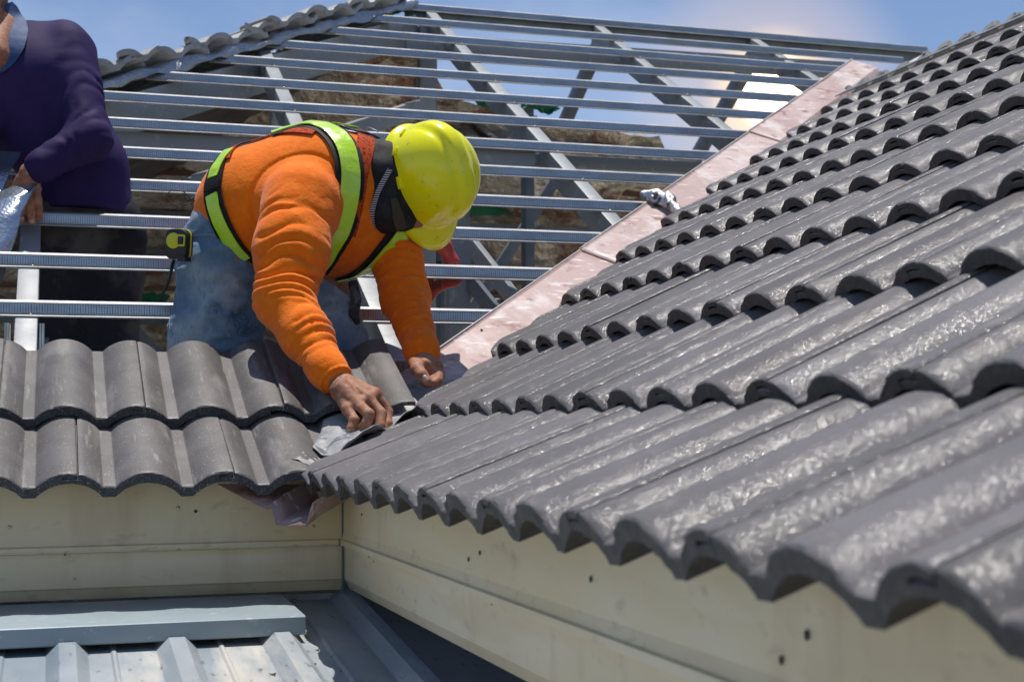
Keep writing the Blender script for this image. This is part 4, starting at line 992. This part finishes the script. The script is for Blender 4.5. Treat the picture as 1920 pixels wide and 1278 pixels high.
bf2 = Blend(hh2 + [Cone(c.a, c.b, c.ra - .04, c.rb - .045) for c in t2[:1] + t2[2:] + a2[:1] + a2[2:3] + tr] + [Cone(E2, W2, .045, .028), Cone(Y(120, 700, D), (-.72, 1.75, -.34), .07, .05), Cone(Y(210, 700, D), (-.55, 1.75, -.34), .07, .05), Cone((-.72, 1.75, -.36), (-.76, 1.62, -.38), .045, .035), Cone((-.55, 1.75, -.36), (-.53, 1.62, -.38), .045, .035)], .018)
Vb, Fb = polygonize(bf2, (-1.35, 1.3, -.42), (-.3, 2.0, 1.95), .010)
w2 = Y(56, 324, 1.46); q2 = [(Y(74, 314, 1.455), w2, .034, .030)]
k2 = [Y(24, 358, 1.475), Y(38, 360, 1.465), Y(53, 359, 1.465), Y(67, 354, 1.470)]
q2 += [(w2, k, .026, .0160) for k in k2] + [(k2[i], k2[i + 1], .0155, .0155) for i in range(3)] + [(Y(45, 340, 1.47), k2[1], .026, .018), (Y(50, 340, 1.47), k2[2], .026, .018)]
for k, m_, d_, t_ in ((k2[0], (22, 374, 1.465), (22, 386, 1.475), (23, 394, 1.485)), (k2[1], (38, 380, 1.445), (40, 398, 1.45), (41, 411, 1.462)), (k2[2], (55, 380, 1.445), (58, 402, 1.448), (60, 416, 1.46)), (k2[3], (70, 374, 1.450), (73, 393, 1.455), (73, 408, 1.465))):
    q2 += chain([k, Y(*m_), Y(*d_), Y(*t_)], [.0135, .0128, .0115, .0102])
q2 += chain([Y(38, 345, 1.49), Y(15, 350, 1.50), Y(5, 362, 1.50), Y(-4, 372, 1.50)], [.018, .015, .0135, .0115])
h2 = hand(q2)
Vh, Fh = polygonize(skinf(h2, 9.), Y(-10, 430, 1.44) - .03, Y(95, 300, 1.50) + .03, .0026)
np_mesh('body', np.concatenate([Vb, Vh]), np.concatenate([Fb, Fh + len(Vb)]), M['skin'], P2)
nail_at(h2, 41, 410, (1, 8), .006, .007, P2); nail_at(h2, 60, 415, (1, 8), .006, .007, P2); nail_at(h2, 23, 392, (0, 8), .006, .007, P2)
hairf = lambda p: np.maximum(np.maximum(Ell(HB + (0, .006, .008), (.083, .100, .114))(p) + .006 * vn(p, 60, 2.), HB[2] - .035 + .055 * (p[:, 1] < HB[1] - .03) - p[:, 2]), -(p[:, 1] - (HB[1] - .078) + np.clip(p[:, 2] - HB[2] - .055, 0, .06)))
V_, F_ = polygonize(hairf, HB - .13, HB + .13, .004)
np_mesh('hair', V_, F_, mat('black_hair', (.012, .010, .009), .6, bump=[(120, .8, .004, (1, 1, .2))]), P2)
M['eye'] = mat('dark_eye', (.02, .012, .008), .2)
for sx_ in (-.030, .030):
    o = link('eye', scm.copy(), M['eye'], None); o.parent = P2; o.matrix_parent_inverse = P2.matrix_world.inverted(); o.location = tuple(HB + (sx_, -.0835, .010)); o.scale = (.011, .006, .005)
M['collar'] = mat('blue_collar', (.02, .06, .17), .7, bump=[(60, .4, .003)])
cs2 = Blend([t2[0], t2[2], Cone(Y(0, 70, D - .02), Y(-4, 20, D), .078, .074)], .03)
ribbon('collar', cs2, [march(cs2, *q) for q in ((14, 8), (26, 30), (36, 58), (30, 88), (14, 116), (0, 134))], .052, .008, M['collar'], P2, n=40, thick=.006, wv=[.6, 1, 1, 1, .8, .4], puck=.004)
sf2 = lambda p: b2(p)
pk = [march(sf2, *q) for q in ((44, 172), (60, 177), (82, 175))]
ribbon('pocket_seam', shirt2, pk, .006, .002, M['navy'], P2, n=12, m=3)

# ================================================================== loose things
dr = empty('power_drill', tuple(Y(835, 480, 1.37)), label='red power drill hanging behind the batten under the hard hat', cat='drill')
bpy.context.view_layer.update()
M['red'] = mat('red_plastic', (.42, .045, .030), .45, noise=[(12, (.34, .06, .04), .45, .7), (60, (.50, .16, .12), .66, .8)], bump=[(60, .1, .001)])
def sub(nm, o_, par): o_.parent = par; o_.matrix_parent_inverse = par.matrix_world.inverted(); return o_
gd = Blend([Cone(Y(808, 447, 1.36), Y(833, 462, 1.36), .020, .022), Cone(Y(833, 462, 1.36), Y(848, 492, 1.36), .024, .021), Cone(Y(848, 492, 1.36), Y(848, 520, 1.36), .022, .026), Cone(Y(855, 520, 1.36), Y(810, 532, 1.36), .024, .032), Cone(Y(862, 512, 1.36), Y(866, 510, 1.36), .012, .010), Cone(Y(808, 532, 1.36), Y(800, 550, 1.36), .036, .030)], .012)
V_, F_ = polygonize(gd, Y(770, 590, 1.30) - .02, Y(890, 420, 1.42) + .02, .0035); np_mesh('housing', V_, F_, M['red'], dr)
sub('x', MB().tube([Y(822, 490, 1.345), Y(828, 515, 1.345)], .009, 8).build('trigger', M['black_pl'], None, smooth=True), dr)
lb = [march(gd, *q) for q in ((812, 522), (830, 518))]
ribbon('sticker', gd, lb, .018, .002, mat('white_sticker', (.6, .62, .63), .4, noise=[(50, (.2, .2, .22), .5, .6)]), dr, n=8, m=4)
for i in range(6):
    q = march(gd, 802 + i * 4.5, 540 - i * 1.2)
    if q is not None: sub('x', MB().tube([q + np.array((0, -.002, .010)), q + np.array((.002, -.002, -.010))], .0016, 5).build('vent_slot', M['black_pl'], None), dr)
# foil scrap on the tray
fs = Blend([Cone(Y(1208, 366, 1.80), Y(1230, 371, 1.77), .016, .026), Cone(Y(1230, 371, 1.77), Y(1252, 375, 1.72), .026, .024), Cone(Y(1252, 377, 1.72), Y(1276, 402, 1.58), .022, .012)], .02)
V_, F_ = polygonize(lambda p: fs(p) + .016 * (np.abs(vn(p, 26, 3.)) - .14) + .010 * vn(p, 60, 2.), Y(1190, 410, 1.50) - .06, Y(1290, 340, 1.9) + .06, .0045)
np_mesh('foil_scrap', V_, F_, mat('crumpled_foil', (.62, .62, .63), .32, .8, noise=[(22, (.12, .12, .12), .52, .62)], bump=[(60, .8, .01)]), None, label='crumpled silver foil scrap hooked over the edge of the valley tray', cat='foil')
# blue silver insulation roll at the left edge
def bubble(t, b, L, va, nz_, cur, pn):
    v = t.nodes.new('ShaderNodeTexVoronoi'); v.inputs['Scale'].default_value = 110; L(va.outputs[0], v.inputs['Vector'])
    bp = t.nodes.new('ShaderNodeBump'); bp.inputs['Strength'].default_value = .5; bp.inputs['Distance'].default_value = .002; L(v.outputs['Distance'], bp.inputs['Height']); L(bp.outputs[0], b.inputs['Normal'])
M['bubble'] = mat('blue_silver_bubble_foil', (.40, .46, .55), .28, .85, extra=bubble)
rl = empty('foil_insulation', tuple(Y(10, 420, 1.38)), label='blue silver bubble foil insulation folded over the battens at the left edge', cat='insulation')
bpy.context.view_layer.update()
V = []; F = []
pth = [Y(62, 346, 1.50), Y(44, 372, 1.42), Y(26, 410, 1.37), Y(10, 460, 1.33), Y(-14, 540, 1.29)]
for i in range(41):
    g_ = i / 40 * 4; k = min(int(g_), 3); c = pth[k] * (1 - g_ + k) + pth[k + 1] * (g_ - k)
    for j in range(17):
        a = -2.6 + j / 16 * 2.9; r = .050 + .006 * float(vn(np.array([g_, a, 0.]), 1.7)) + .004 * float(vn(np.array([g_ * 3, a * 2, 5.]), 1.5))
        V.append(c + np.array((math.cos(a) * r * 1.15 - .035, math.sin(a) * r * .8, .018 * math.cos(a * 1.3))))
for i in range(40):
    for j in range(16): F.append((i * 17 + j, i * 17 + j + 1, (i + 1) * 17 + j + 1, (i + 1) * 17 + j))
o = mk('folded_edge', V, F, M['bubble'], None, smooth=True); md = o.modifiers.new('s', 'SOLIDIFY'); md.thickness = .003; sub('', o, rl)
V = []; F = []
for i in range(13):
    for j in range(11):
        u = i / 12; v = j / 10; p = Y(-160 + 200 * u * (1 - .25 * v), 285 + 80 * v + 20 * u * v, 1.62 - .20 * v); V.append(p + np.array((0, .02 * math.sin(u * 5), .006 * math.sin(v * 9 + u * 4))))
for i in range(12):
    for j in range(10): F.append((i * 11 + j, i * 11 + j + 1, (i + 1) * 11 + j + 1, (i + 1) * 11 + j))
sub('', mk('foil_sheet', V, F, M['bubble'], None, smooth=True), rl)
